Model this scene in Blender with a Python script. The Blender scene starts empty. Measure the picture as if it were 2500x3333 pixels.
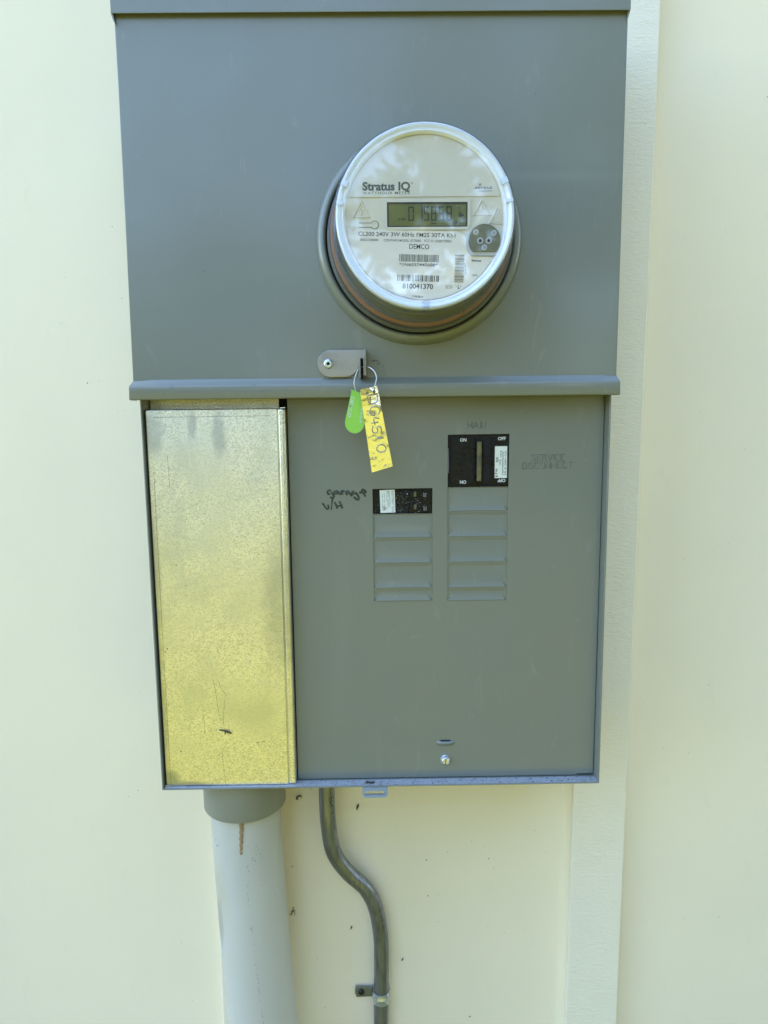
import bpy, bmesh, math, random
from mathutils import Vector, Matrix
from mathutils.geometry import tessellate_polygon
random.seed(7)
sc = bpy.context.scene
COL = sc.collection
R = math.radians

# ---------------------------------------------------------------- camera, world, sun, exposure
def setup():
    cam = bpy.data.cameras.new('camera'); co = bpy.data.objects.new('camera', cam); COL.objects.link(co)
    pitch, roll, yaw = .1353, .0115, .0088
    Ry = Matrix(((math.cos(yaw), -math.sin(yaw), 0), (math.sin(yaw), math.cos(yaw), 0), (0, 0, 1)))
    Rp = Matrix(((1, 0, 0), (0, math.cos(pitch), -math.sin(pitch)), (0, math.sin(pitch), math.cos(pitch))))
    Rr = Matrix(((math.cos(roll), 0, -math.sin(roll)), (0, 1, 0), (math.sin(roll), 0, math.cos(roll))))
    A = Rr @ Rp @ Ry
    right, fwd, up = A[0], A[1], A[2]
    M = Matrix((right, up, -fwd)).transposed().to_4x4()
    M.translation = Vector((-.007, -.8047, .0192))
    co.matrix_world = M
    cam.sensor_fit = 'VERTICAL'; cam.sensor_height = 36; cam.lens = 36 * 2288.6 / 3333
    cam.clip_start = .01; cam.clip_end = 500
    sc.camera = co
    w = bpy.data.worlds.new('World'); sc.world = w; w.use_nodes = True
    nt = w.node_tree; bg = nt.nodes['Background']; sky = nt.nodes.new('ShaderNodeTexSky')
    sky.sky_type = 'NISHITA'; sky.sun_disc = False
    sky.sun_elevation = R(SUN_EL); sky.sun_rotation = R(SUN_AZ)
    sky.air_density = 1.0; sky.dust_density = .5; sky.ozone_density = 1.6
    nt.links.new(sky.outputs[0], bg.inputs[0]); bg.inputs[1].default_value = .15
    s = bpy.data.lights.new('sun', 'SUN'); so = bpy.data.objects.new('sun', s); COL.objects.link(so)
    s.energy = 2.0; s.angle = R(.5); s.color = (1, .95, .86)
    az, el = R(SUN_AZ), R(SUN_EL)
    d = Vector((math.sin(az) * math.cos(el), math.cos(az) * math.cos(el), math.sin(el)))
    so.rotation_euler = d.to_track_quat('Z', 'Y').to_euler()
    sc.view_settings.view_transform = 'Standard'; sc.view_settings.look = 'None'
    sc.view_settings.exposure = EXPO; sc.view_settings.gamma = 1
SUN_EL, SUN_AZ, EXPO = 54, -48, 2.9
setup()

# ---------------------------------------------------------------- materials
def lin(c):
    return tuple((x / 12.92 if x <= .04045 else ((x + .055) / 1.055) ** 2.4) for x in c)
class Mat:
    def __init__(s, name, color, rough=.5, metal=0., spec=.5, **kw):
        s.m = bpy.data.materials.new(name); s.m.use_nodes = True
        s.t = s.m.node_tree; s.b = s.t.nodes['Principled BSDF']
        s.b.inputs['Base Color'].default_value = (*color, 1)
        s.b.inputs['Roughness'].default_value = rough; s.b.inputs['Metallic'].default_value = metal
        s.b.inputs['Specular IOR Level'].default_value = spec
        for k, v in kw.items(): s.b.inputs[k.replace('_', ' ')].default_value = v
        s.col = (*color, 1); s.csock = None; s.hsock = None; s.pos = None
    def N(s, typ, **kw):
        n = s.t.nodes.new(typ)
        for k, v in kw.items():
            if hasattr(n, k): setattr(n, k, v)
            else: n.inputs[k.replace('_', ' ')].default_value = v
        return n
    def P(s, scale=(1, 1, 1), loc=(0, 0, 0)):
        if s.pos is None: s.pos = s.N('ShaderNodeNewGeometry').outputs['Position']
        mp = s.N('ShaderNodeMapping'); mp.inputs['Scale'].default_value = scale; mp.inputs['Location'].default_value = loc
        s.t.links.new(s.pos, mp.inputs[0]); return mp.outputs[0]
    def noise(s, scale, detail=3, stretch=(1, 1, 1), rough=.5, dist=0):
        n = s.N('ShaderNodeTexNoise'); n.inputs['Scale'].default_value = scale; n.inputs['Detail'].default_value = detail
        n.inputs['Roughness'].default_value = rough; n.inputs['Distortion'].default_value = dist
        s.t.links.new(s.P(stretch), n.inputs['Vector']); return n.outputs['Fac']
    def ramp(s, sock, a, b, lo=0., hi=1.):
        n = s.N('ShaderNodeMapRange'); n.inputs['From Min'].default_value = a; n.inputs['From Max'].default_value = b
        n.inputs['To Min'].default_value = lo; n.inputs['To Max'].default_value = hi
        s.t.links.new(sock, n.inputs['Value']); return n.outputs['Result']
    def mul(s, a, b, op='MULTIPLY'):
        n = s.N('ShaderNodeMath'); n.operation = op; n.use_clamp = False
        for i, v in enumerate((a, b)):
            if isinstance(v, (int, float)): n.inputs[i].default_value = v
            else: s.t.links.new(v, n.inputs[i])
        return n.outputs[0]
    def blob(s, c, rad, soft=.5, nz=None):           # 1 inside an ellipse (world metres) falling to 0
        mp = s.P(tuple(1 / r for r in rad), tuple(-a / r for a, r in zip(c, rad)))
        if nz is not None:
            add = s.N('ShaderNodeVectorMath'); add.operation = 'ADD'
            s.t.links.new(mp, add.inputs[0]); s.t.links.new(nz, add.inputs[1]); mp = add.outputs[0]
        l = s.N('ShaderNodeVectorMath'); l.operation = 'LENGTH'; s.t.links.new(mp, l.inputs[0])
        return s.ramp(l.outputs['Value'], 1 + soft, 1 - soft)
    def tint(s, fac, color, amt=1.):                  # mix the base colour towards color where fac is 1
        n = s.N('ShaderNodeMix'); n.data_type = 'RGBA'
        f = s.mul(fac, amt); s.t.links.new(f, n.inputs[0])
        if s.csock is None: n.inputs[6].default_value = s.col
        else: s.t.links.new(s.csock, n.inputs[6])
        n.inputs[7].default_value = (*color, 1); s.csock = n.outputs[2]
        s.t.links.new(s.csock, s.b.inputs['Base Color']); return s
    def roughness(s, sock): s.t.links.new(sock, s.b.inputs['Roughness']); return s
    def bump(s, sock, dist, strength=1.):
        n = s.N('ShaderNodeBump'); n.inputs['Distance'].default_value = dist; n.inputs['Strength'].default_value = strength
        s.t.links.new(sock, n.inputs['Height'])
        if s.hsock is not None: s.t.links.new(s.hsock, n.inputs['Normal'])
        s.hsock = n.outputs[0]; s.t.links.new(s.hsock, s.b.inputs['Normal']); return s

def mk_materials():
    M = {}
    a = Mat('siding_paint', (.865, .762, .55), .55, spec=.35)
    a.tint(a.ramp(a.noise(45, 5, (1, 1, .3), .7), .60, .78), (.74, .67, .47), .45); a.tint(a.ramp(a.noise(3.2, 4), .42, .62), (.81, .715, .525), .55)
    a.tint(a.ramp(a.noise(900, 2, rough=.6), .70, .80), (.50, .52, .40), .5)
    a.bump(a.noise(500, 4, (1, 1, 1.6)), .0004, .22); a.bump(a.noise(28, 3), .003, .18)
    M['siding'] = a.m
    a = Mat('batten_paint', (.86, .78, .60), .5, spec=.4)
    a.tint(a.ramp(a.noise(9, 4), .45, .65), (.83, .76, .61), .6)
    a.bump(a.noise(150, 5, (.75, 1, 2.4), .62, .9), .0022, .5); a.bump(a.noise(620, 3, (1, 1, 1.8)), .0004, .3)
    M['batten'] = a.m
    M['letter_shade'] = Mat('letter_shade', (.060, .066, .055), .7).m  # dark colour for the shade painted beside embossed letters
    M['caulk'] = Mat('caulk', (.865, .762, .53), .45).m
    a = Mat('grey_enamel', (.172, .182, .148), .36, spec=.5, Coat_Weight=.35, Coat_Roughness=.14)
    a.tint(a.ramp(a.noise(5, 3), .4, .65), (.166, .179, .152), .6)
    a.tint(a.ramp(a.noise(700, 1), .76, .80), (.08, .08, .05), .7)
    a.tint(a.ramp(a.noise(60, 4, (1, 1, .35), dist=1.5), .64, .74), (.215, .225, .19), .5)
    a.roughness(a.ramp(a.noise(14, 4), .35, .65, .30, .44))
    a.tint(a.blob((.150, -.15, .228), (.050, .02, .0035), .8), (.24, .255, .225), .30); a.tint(a.blob((.185, -.15, .245), (.022, .02, .018), .8), (.22, .235, .21), .25)
    a.tint(a.ramp(a.noise(22, 5, (1, 1, .12), .6), .60, .72), (.205, .215, .185), .35)
    a.bump(a.noise(650, 2), .00012, .25); a.bump(a.noise(6, 2), .004, .05)
    M['paint'] = a.m
    a = Mat('grey_enamel_lit_dirty', (.34, .35, .36), .4, Coat_Weight=.6, Coat_Roughness=.2)  # base lightened to carry sky light on the ledge, dirt tinted over it
    a.tint(a.ramp(a.noise(420, 4, rough=.7), .53, .62), (.14, .10, .07), .55)
    a.tint(a.ramp(a.noise(1100, 2), .66, .72), (.04, .03, .02), .9)
    M['lit_dirty'] = a.m
    a = Mat('galvanised', (.95, .93, .83), .36, 1.)
    a.tint(a.ramp(a.noise(620, 5, (1, 1, 1.3), .85, .4), .46, .60), (.42, .42, .35), .8)
    a.tint(a.ramp(a.noise(16, 4), .48, .62), (.72, .72, .64), .5)
    nz = a.N('ShaderNodeTexNoise'); nz.inputs['Scale'].default_value = 90; nz.inputs['Detail'].default_value = 4
    a.t.links.new(a.P(), nz.inputs['Vector'])
    sb = a.N('ShaderNodeVectorMath'); sb.operation = 'SUBTRACT'; sb.inputs[1].default_value = (.5, .5, .5)
    a.t.links.new(nz.outputs['Color'], sb.inputs[0])
    g = (.38, .40, .40)
    a.tint(a.ramp(a.noise(13, 6, (1, 1, .7), .7, .8), .50, .64), (.60, .62, .57), .55)
    for c, rad, amt in (((-.216, -.14, .006), (.010, .3, .020), .55), ((-.180, -.14, .012), (.004, .3, .012), .6),
                        ((-.155, -.14, .004), (.006, .3, .020), .6), ((-.222, -.14, -.34), (.014, .3, .010), .9),
                        ((-.10, -.14, -.16), (.018, .3, .06), .5), ((-.205, -.14, -.345), (.03, .3, .0035), .9),
                        ((-.223, -.14, -.13), (.006, .3, .06), .5), ((-.222, -.14, -.27), (.004, .3, .07), .55)):
        a.tint(a.blob(c, rad, .35, sb.outputs[0]), g, amt)
    a.roughness(a.ramp(a.noise(800, 3, rough=.7), .35, .65, .30, .5))
    a.bump(a.noise(800, 3, rough=.7), .0002, .5); a.bump(a.noise(18, 2), .002, .25)
    M['galv'] = a.m
    a = Mat('conduit_zinc', (.27, .285, .31), .36, .85)
    a.tint(a.ramp(a.noise(260, 5, (1, 1, .12), .7), .45, .62), (.17, .18, .19), .8)
    a.roughness(a.ramp(a.noise(120, 3, (1, 1, .2)), .35, .65, .34, .52)); a.bump(a.noise(700, 3, (1, 1, .2)), .0002, .4)
    M['zinc'] = a.m
    a = Mat('stainless', (.36, .345, .32), .34, 1.)
    a.bump(a.noise(900, 3, (.12, 1, 1)), .0002, .3); a.tint(a.ramp(a.noise(60, 4), .5, .65), (.27, .25, .22), .6)
    M['steel'] = a.m
    a = Mat('tag_aluminium', (.95, .95, .95), .14, 1.)
    a.bump(a.noise(55, 2), .0030, .7); a.bump(a.noise(420, 3), .0003, .4); a.tint(a.ramp(a.noise(1200, 2), .64, .70), (.35, .34, .28), .5)
    M['tag'] = a.m
    M['wire'] = Mat('seal_wire', (.55, .54, .52), .3, 1.).m
    a = Mat('pvc_plastic', (.51, .49, .425), .42, spec=.4)
    a.tint(a.ramp(a.noise(14, 4, (1, 1, .4)), .5, .68), (.43, .425, .375), .6)
    nz = a.N('ShaderNodeTexNoise'); nz.inputs['Scale'].default_value = 60; nz.inputs['Detail'].default_value = 4
    a.t.links.new(a.P(), nz.inputs['Vector'])
    sb = a.N('ShaderNodeVectorMath'); sb.operation = 'SUBTRACT'; sb.inputs[1].default_value = (.5, .5, .5)
    a.t.links.new(nz.outputs['Color'], sb.inputs[0])
    a.tint(a.blob((-.182, -.1, -.485), (.010, .2, .035), .6, sb.outputs[0]), (.40, .36, .22), .45)
    a.tint(a.blob((-.183, -.1, -.525), (.004, .2, .03), .4, sb.outputs[0]), (.24, .22, .18), .5)
    a.tint(a.ramp(a.noise(330, 4, (1.4, 1, .5), .7, 1.2), .68, .74), (.17, .19, .19), .5)
    M['pvc'] = a.m
    a = Mat('pvc_coupling_grey', (.24, .24, .195), .42, spec=.45)
    a.tint(a.ramp(a.noise(20, 3), .45, .65), (.26, .26, .215), .5)
    M['coupling'] = a.m
    M['black'] = Mat('black_plastic', (.008, .008, .009), .4, spec=.3).m
    a = Mat('breaker_plastic', (.004, .004, .005), .30, spec=.3)
    a.tint(a.ramp(a.noise(330, 5, rough=.75), .64, .74), (.05, .045, .035), .35)
    a.roughness(a.ramp(a.noise(200, 4), .4, .6, .25, .55)); M['breaker'] = a.m
    M['void'] = Mat('dark_interior', (.006, .006, .006), .8).m
    M['white'] = Mat('meter_face_plastic', (.63, .59, .485), .45).m
    M['refraction'] = Mat('white_refraction', (.86, .88, .90), .3).m  # white of the face as refracted in the cover edge
    M['whitelabel'] = Mat('printed_label', (.74, .69, .60), .38).m
    M['ink'] = Mat('ink_print', (.030, .032, .034), .6).m
    M['inkgrey'] = Mat('ink_grey_print', (.07, .08, .075), .6).m
    M['barink'] = Mat('barcode_print', (.05, .05, .05), .6).m
    M['sticker'] = Mat('white_sticker', (.72, .74, .68), .45).m
    M['whiteprint'] = Mat('white_print', (.62, .64, .62), .5).m
    M['greyprint'] = Mat('grey_print', (.28, .28, .27), .5).m
    M['lcd'] = Mat('lcd_glass', (.145, .15, .055), .5, spec=.1).m
    M['lcdseg'] = Mat('lcd_segment', (.012, .018, .010), .4).m
    M['lcdfaint'] = Mat('lcd_faint_segment', (.05, .062, .022), .4).m
    M['lcdframe'] = Mat('lcd_frame', (.012, .014, .014), .35).m
    M['orange'] = Mat('orange_gasket', (.36, .17, .065), .5).m
    M['stripe'] = Mat('grey_ring_edge', (.30, .30, .27), .35).m
    M['groove'] = Mat('grey_groove_ring', (.16, .16, .20), .35).m
    a = Mat('meter_inner_body', (.17, .16, .09), .35)
    a.tint(a.ramp(a.noise(30, 3, (1, 9, 1)), .45, .6), (.09, .09, .06), .7); M['inner'] = a.m
    a = Mat('port_brass', (.20, .195, .13), .34, 1.); a.bump(a.noise(300, 3), .0002, .3); M['port'] = a.m
    M['lens'] = Mat('port_lens', (.30, .31, .34), .2).m
    M['lensring'] = Mat('port_lens_ring', (.50, .52, .56), .25).m
    a = Mat('seal_green', (.27, .58, .07), .38); M['green'] = a.m
    a = Mat('marker_ink', (.018, .026, .020), .45)
    a.tint(a.ramp(a.noise(260, 3), .48, .66), (.07, .085, .07), .7); M['marker'] = a.m
    a = Mat('brass_lever', (.14, .125, .055), .4); a.tint(a.ramp(a.noise(120, 3), .4, .6), (.085, .07, .035), .7); M['lever'] = a.m
    a = Mat('dry_mud', (.26, .16, .07), .9); a.tint(a.ramp(a.noise(900, 2), .5, .6), (.42, .32, .20), .8); a.bump(a.noise(900, 3), .0006, .9); M['mud'] = a.m
    M['insect'] = Mat('insect_brown', (.030, .022, .012), .5).m
    M['wing'] = Mat('insect_wing', (.075, .065, .045), .4).m
    M['redbug'] = Mat('dry_insect_red', (.09, .025, .012), .6).m
    M['speck'] = Mat('dirt_speck', (.06, .05, .025), .8).m
    M['paintspeck'] = Mat('dust_speck', (.55, .55, .50), .6).m
    M['screw'] = Mat('screw_zinc', (.58, .62, .66), .25, .75).m
    M['blackscrew'] = Mat('black_screw', (.010, .012, .014), .35).m
    a = Mat('lawn_grass', (.185, .17, .027), .8, spec=.1)
    a.tint(a.ramp(a.noise(1.5, 5), .4, .65), (.14, .13, .012), .7); M['grass'] = a.m
    a = Mat('tree_leaf', (.17, .16, .035), .5); a.tint(a.ramp(a.noise(.8, 2), .4, .6), (.075, .095, .015), .8); M['leaf'] = a.m
    # clear polycarbonate: thin wall, see-through with a Fresnel gloss
    def clear(name, tint, haze, hazecol, ior=.06, fwd=.5):
        m = bpy.data.materials.new(name); m.use_nodes = True; t = m.node_tree; t.nodes.clear()
        out = t.nodes.new('ShaderNodeOutputMaterial'); tr = t.nodes.new('ShaderNodeBsdfTransparent'); tr.inputs[0].default_value = (*tint, 1)
        gl = t.nodes.new('ShaderNodeBsdfGlossy'); gl.inputs['Roughness'].default_value = .04
        df = t.nodes.new('ShaderNodeBsdfDiffuse'); df.inputs[0].default_value = (*hazecol, 1)
        tl = t.nodes.new('ShaderNodeBsdfTranslucent'); tl.inputs[0].default_value = (*hazecol, 1)
        ad = t.nodes.new('ShaderNodeMixShader'); ad.inputs[0].default_value = fwd
        lw = t.nodes.new('ShaderNodeLayerWeight'); lw.inputs[0].default_value = .5      # same from both sides of the thin wall
        pw = t.nodes.new('ShaderNodeMath'); pw.operation = 'POWER'; pw.inputs[1].default_value = 5; t.links.new(lw.outputs['Facing'], pw.inputs[0])
        fr = t.nodes.new('ShaderNodeMapRange'); fr.inputs['To Min'].default_value = ior; fr.inputs['To Max'].default_value = .95; t.links.new(pw.outputs[0], fr.inputs['Value'])
        m1 = t.nodes.new('ShaderNodeMixShader'); m1.inputs[0].default_value = haze; m2 = t.nodes.new('ShaderNodeMixShader')
        L = t.links.new; L(df.outputs[0], ad.inputs[1]); L(tl.outputs[0], ad.inputs[2])
        L(tr.outputs[0], m1.inputs[1]); L(ad.outputs[0], m1.inputs[2]); L(fr.outputs[0], m2.inputs[0])
        L(m1.outputs[0], m2.inputs[1]); L(gl.outputs[0], m2.inputs[2]); L(m2.outputs[0], out.inputs[0]); return m
    M['clear'] = clear('clear_cover_plastic', (.99, .99, .99), .02, (.85, .88, .9), .10)
    M['clearwall'] = clear('clear_cover_side', (.90, .91, .93), .07, (.5, .56, .68))
    M['clearrim'] = clear('clear_cover_rim', (.9, .93, .96), .70, (.86, .91, .99), fwd=.3)  # white haze painted in for light refracted in the thick rim
    return M
M = mk_materials()

# ---------------------------------------------------------------- object helpers (all lengths in millimetres)
K = .001
ORG = {}
def link(o, parent):
    COL.objects.link(o)
    if parent is not None: o.parent = parent
def empty(name, loc, label, cat, group=None):
    o = bpy.data.objects.new(name, None); COL.objects.link(o); o.location = Vector(loc) * K; o.empty_display_size = .02
    ORG[o.name] = Vector(loc) * K
    return tag(o, label, cat, group)
def tag(o, label, cat, group=None):
    o['label'] = label; o['category'] = cat
    if group: o['group'] = group
    return o
def finish(name, bm, mat, parent=None, smooth=35, kind=None, origin=None):
    """bm is in world mm; it becomes one mesh object whose origin is the origin of its thing"""
    org = Vector((0, 0, 0))
    if parent is not None: org = ORG[parent.name]
    elif origin is not None: org = Vector(origin) * K
    for v in bm.verts: v.co = v.co * K - org
    me = bpy.data.meshes.new(name); bm.normal_update(); bm.to_mesh(me); bm.free()
    mats = mat if isinstance(mat, (list, tuple)) else [mat]
    for m in mats: me.materials.append(M[m])
    if smooth and len(me.polygons):
        me.shade_smooth(); me.set_sharp_from_angle(angle=R(smooth))
    o = bpy.data.objects.new(name, me); link(o, parent)
    if 30 <= smooth <= 45:
        wn = o.modifiers.new('weighted_normals', 'WEIGHTED_NORMAL'); wn.mode = 'FACE_AREA'; wn.keep_sharp = True; wn.weight = 90
    if parent is None: o.location = org
    ORG[o.name] = org
    if kind: o['kind'] = kind
    return o
def NB(): return bmesh.new()
def box(bm, x0, x1, y0, y1, z0, z1, bev=0, seg=2, mi=0):
    r = bmesh.ops.create_cube(bm, size=1); vs = r['verts']
    for v in vs: v.co = Vector(((x0 + x1) / 2 + v.co.x * (x1 - x0), (y0 + y1) / 2 + v.co.y * (y1 - y0), (z0 + z1) / 2 + v.co.z * (z1 - z0)))
    fs = set(f for v in vs for f in v.link_faces)
    for f in fs: f.material_index = mi
    if bev: bmesh.ops.bevel(bm, geom=list({e for v in vs for e in v.link_edges}), offset=bev, segments=seg, affect='EDGES', profile=.5, material=-1)
    return bm
def prism(bm, outer, y0, y1, holes=(), bev=0, seg=2, mi=0):
    """outline in x,z; front face at y0 (nearest the camera), back at y1"""
    loops = [[Vector((p[0], p[1], 0)) for p in L] for L in (outer, *holes)]
    flat = [p for L in loops for p in L]
    tris = tessellate_polygon(loops)
    f = [bm.verts.new((p.x, y0, p.y)) for p in flat]; b = [bm.verts.new((p.x, y1, p.y)) for p in flat]
    faces = []
    for t in tris:
        try: faces.append(bm.faces.new([f[i] for i in t])); faces.append(bm.faces.new([b[i] for i in reversed(t)]))
        except ValueError: pass
    k = 0; rim = []
    for L in loops:
        n = len(L)
        for i in range(n):
            a, c = k + i, k + (i + 1) % n
            faces.append(bm.faces.new((f[a], b[a], b[c], f[c])))
        k += n
    bmesh.ops.recalc_face_normals(bm, faces=faces)
    for q in faces: q.material_index = mi
    if bev:
        es = [e for q in faces for e in q.edges if len(e.link_faces) == 2 and abs(e.verts[0].co.y - y0) < 1e-6 and abs(e.verts[1].co.y - y0) < 1e-6 and e.calc_face_angle(0) > .5]
        bmesh.ops.bevel(bm, geom=list(set(es)), offset=bev, segments=seg, affect='EDGES', profile=.5)
    return bm
def rrect(x0, x1, z0, z1, r=1, n=4, rr=None):
    rr = rr or (r, r, r, r); pts = []      # bl, br, tr, tl
    for (cx, cz, a0, q) in ((x0, z0, 180, rr[0]), (x1, z0, 270, rr[1]), (x1, z1, 0, rr[2]), (x0, z1, 90, rr[3])):
        sx = cx + (q if cx == x0 else -q); sz = cz + (q if cz == z0 else -q)
        if q <= 0: pts.append((cx, cz)); continue
        for i in range(n + 1):
            a = R(a0 + 90 * i / n); pts.append((sx + q * math.cos(a), sz + q * math.sin(a)))
    return pts
def circle(cx, cz, r, n=32, a0=0, a1=360):
    full = abs(a1 - a0) >= 360
    return [(cx + r * math.cos(R(a0 + (a1 - a0) * i / (n if full else n - 1))), cz + r * math.sin(R(a0 + (a1 - a0) * i / (n if full else n - 1)))) for i in range(n)]
def lathe(bm, cx, cz, prof, n=96, close=False, a0=0, a1=360):
    """prof = [(radius, y)...] turned about the y axis through (cx, cz)"""
    full = abs(a1 - a0) >= 360; cnt = n if full else n + 1; rings = []
    for i in range(cnt):
        a = R(a0 + (a1 - a0) * i / n)
        rings.append([bm.verts.new((cx + r * math.cos(a), y, cz + r * math.sin(a))) for r, y in prof])
    fs = []
    m = len(prof)
    for i in range(n if full else n):
        A, B = rings[i], rings[(i + 1) % cnt]
        for j in range(m if close else m - 1):
            fs.append(bm.faces.new((A[j], A[(j + 1) % m], B[(j + 1) % m], B[j])))
    bmesh.ops.recalc_face_normals(bm, faces=fs)
    bmesh.ops.remove_doubles(bm, verts=bm.verts, dist=1e-5)
    return bm
def smoothpath(pts, n=8):
    P = [Vector(p) for p in pts]; out = []
    for i in range(len(P) - 1):
        p0, p1, p2, p3 = P[max(i - 1, 0)], P[i], P[i + 1], P[min(i + 2, len(P) - 1)]
        for k in range(n):
            t = k / n
            out.append(.5 * ((2 * p1) + (-p0 + p2) * t + (2 * p0 - 5 * p1 + 4 * p2 - p3) * t * t + (-p0 + 3 * p1 - 3 * p2 + p3) * t ** 3))
    out.append(P[-1]); return out
def tube(bm, pts, r, n=12, flat=1., mi=0, up=Vector((0, -1, 0))):
    """r a radius or a list of radii; flat squeezes it along `up`"""
    P = [Vector(p) for p in pts]; rings = []
    for i, p in enumerate(P):
        t = (P[min(i + 1, len(P) - 1)] - P[max(i - 1, 0)])
        t = t.normalized() if t.length else Vector((0, 0, 1))
        u = up - t * up.dot(t)
        if u.length < .05: u = Vector((1, 0, 0)) - t * t.x
        u.normalize(); s = t.cross(u)
        rr = r[i] if isinstance(r, (list, tuple)) else r
        rings.append([bm.verts.new(p + s * rr * math.cos(2 * math.pi * k / n) + u * rr * flat * math.sin(2 * math.pi * k / n)) for k in range(n)])
    fs = []
    for a, b in zip(rings, rings[1:]):
        for k in range(n): fs.append(bm.faces.new((a[k], a[(k + 1) % n], b[(k + 1) % n], b[k])))
    fs.append(bm.faces.new(rings[0][::-1])); fs.append(bm.faces.new(rings[-1]))
    for f in fs: f.material_index = mi
    bmesh.ops.recalc_face_normals(bm, faces=fs); return bm
def ball(bm, c, r, sub=2, mi=0, rot=None):
    q = bmesh.ops.create_icosphere(bm, subdivisions=sub, radius=1)
    m = rot or Matrix.Identity(3)
    for v in q['verts']: v.co = Vector(c) + m @ Vector((v.co.x * r[0], v.co.y * r[1], v.co.z * r[2]))
    for f in {f for v in q['verts'] for f in v.link_faces}: f.material_index = mi
# text outline -> 2D triangles, cached
_tc = {}
def glyphs(s, bold=0., spacing=1.):
    key = (s, bold, spacing)
    if key not in _tc:
        cu = bpy.data.curves.new('t', 'FONT'); cu.body = s; cu.offset = bold; cu.resolution_u = 3; cu.space_character = spacing
        ob = bpy.data.objects.new('t', cu); COL.objects.link(ob)
        me = bpy.data.meshes.new_from_object(ob)
        vs = [(v.co.x, v.co.y) for v in me.vertices]; fs = [tuple(p.vertices) for p in me.polygons]
        bpy.data.objects.remove(ob); bpy.data.curves.remove(cu); bpy.data.meshes.remove(me)
        _tc[key] = (vs, fs)
    return _tc[key]
CAP = None
def text(bm, s, x, z, w, h, ang=0, y=0, bold=0., spacing=1., mi=0, place=None, t=.06):
    """baseline starts at x,z; w wide, capitals h tall; turned by ang degrees"""
    global CAP
    if CAP is None: CAP = max(v[1] for v in glyphs('H')[0])
    vs, fs = glyphs(s, bold, spacing)
    x0 = min(v[0] for v in vs); x1 = max(v[0] for v in vs)
    sx = w / (x1 - x0); sz = h / CAP; ca, sa = math.cos(R(ang)), math.sin(R(ang))
    out = []
    for u, v in vs:
        a, b = (u - x0) * sx, v * sz
        if place: out.append(bm.verts.new(place(a, b)))
        else: out.append(bm.verts.new((x + a * ca - b * sa, y - t, z + a * sa + b * ca)))
    for f in fs:
        try:
            q = bm.faces.new([out[i] for i in f]); q.material_index = mi
            q.normal_update()
            if q.normal.y > 0: q.normal_flip()
        except ValueError: pass
# single-stroke letters for engraved / embossed writing (unit box, x to .62)
STROKE = {'M': [[(0, 0), (0, 1), (.35, .25), (.7, 1), (.7, 0)]], 'A': [[(0, 0), (.33, 1), (.66, 0)], [(.13, .36), (.53, .36)]],
 'I': [[(0, 0), (0, 1)]], 'N': [[(0, 0), (0, 1), (.6, 0), (.6, 1)]],
 'S': [[(.55, .85), (.4, 1), (.15, 1), (0, .8), (.08, .58), (.48, .42), (.56, .2), (.42, 0), (.15, 0), (0, .15)]],
 'E': [[(.55, 1), (0, 1), (0, 0), (.55, 0)], [(0, .52), (.45, .52)]], 'R': [[(0, 0), (0, 1), (.38, 1), (.55, .85), (.55, .65), (.38, .5), (0, .5)], [(.3, .5), (.58, 0)]],
 'V': [[(0, 1), (.32, 0), (.64, 1)]], 'C': [[(.58, .82), (.42, 1), (.18, 1), (0, .78), (0, .22), (.18, 0), (.42, 0), (.58, .18)]],
 'D': [[(0, 0), (0, 1), (.33, 1), (.55, .78), (.55, .22), (.33, 0), (0, 0)]], 'O': [[(.2, 0), (0, .25), (0, .75), (.2, 1), (.4, 1), (.6, .75), (.6, .25), (.4, 0), (.2, 0)]],
 'T': [[(0, 1), (.6, 1)], [(.3, 1), (.3, 0)]], 'G': [[(.55, .85), (.38, 1), (.15, 1), (0, .78), (0, .22), (.18, 0), (.42, 0), (.58, .2), (.58, .45), (.3, .45)]],
 '4': [[(.12, 1), (0, .4), (.6, .45)], [(.42, .85), (.42, 0)]], '5': [[(.58, 1), (.1, 1), (.06, .58), (.35, .62), (.55, .42), (.5, .1), (.22, 0), (0, .12)]],
 '1': [[(.1, 1), (.1, 0)]], '0': [[(.22, 0), (0, .3), (.03, .75), (.22, 1), (.42, 1), (.6, .7), (.57, .25), (.38, 0), (.22, 0)]],
 'U': [[(0, 1), (0, .2), (.15, 0), (.45, 0), (.6, .2), (.6, 1)]], 'L': [[(0, 1), (0, 0), (.5, 0)]], 'P': [[(0, 0), (0, 1), (.4, 1), (.55, .78), (.4, .5), (0, .5)]]}
def strokes(word, gap=.22):
    x = 0; out = []
    for ch in word:
        S = STROKE[ch]; w = max(p[0] for l in S for p in l)
        for l in S: out.append([(x + p[0], p[1]) for p in l])
        x += w + gap
    return out, x - gap
def engraved(bm, word, x, z, w, h, ang, y, r, flat=.6, n=6, letter_shade=0):
    S, tot = strokes(word); ca, sa = math.cos(R(ang)), math.sin(R(ang))
    for l in S:
        pts = [(x + u * w / tot * ca - v * h * sa, y, z + u * w / tot * sa + v * h * ca) for u, v in l]
        tube(bm, pts, r, n, flat)
        if letter_shade: tube(bm, [(a + .38, b, c - .34) for a, b, c in pts], letter_shade, 4, .5, 1)  # painted dark line along each stroke, as the shade of its edge

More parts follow.
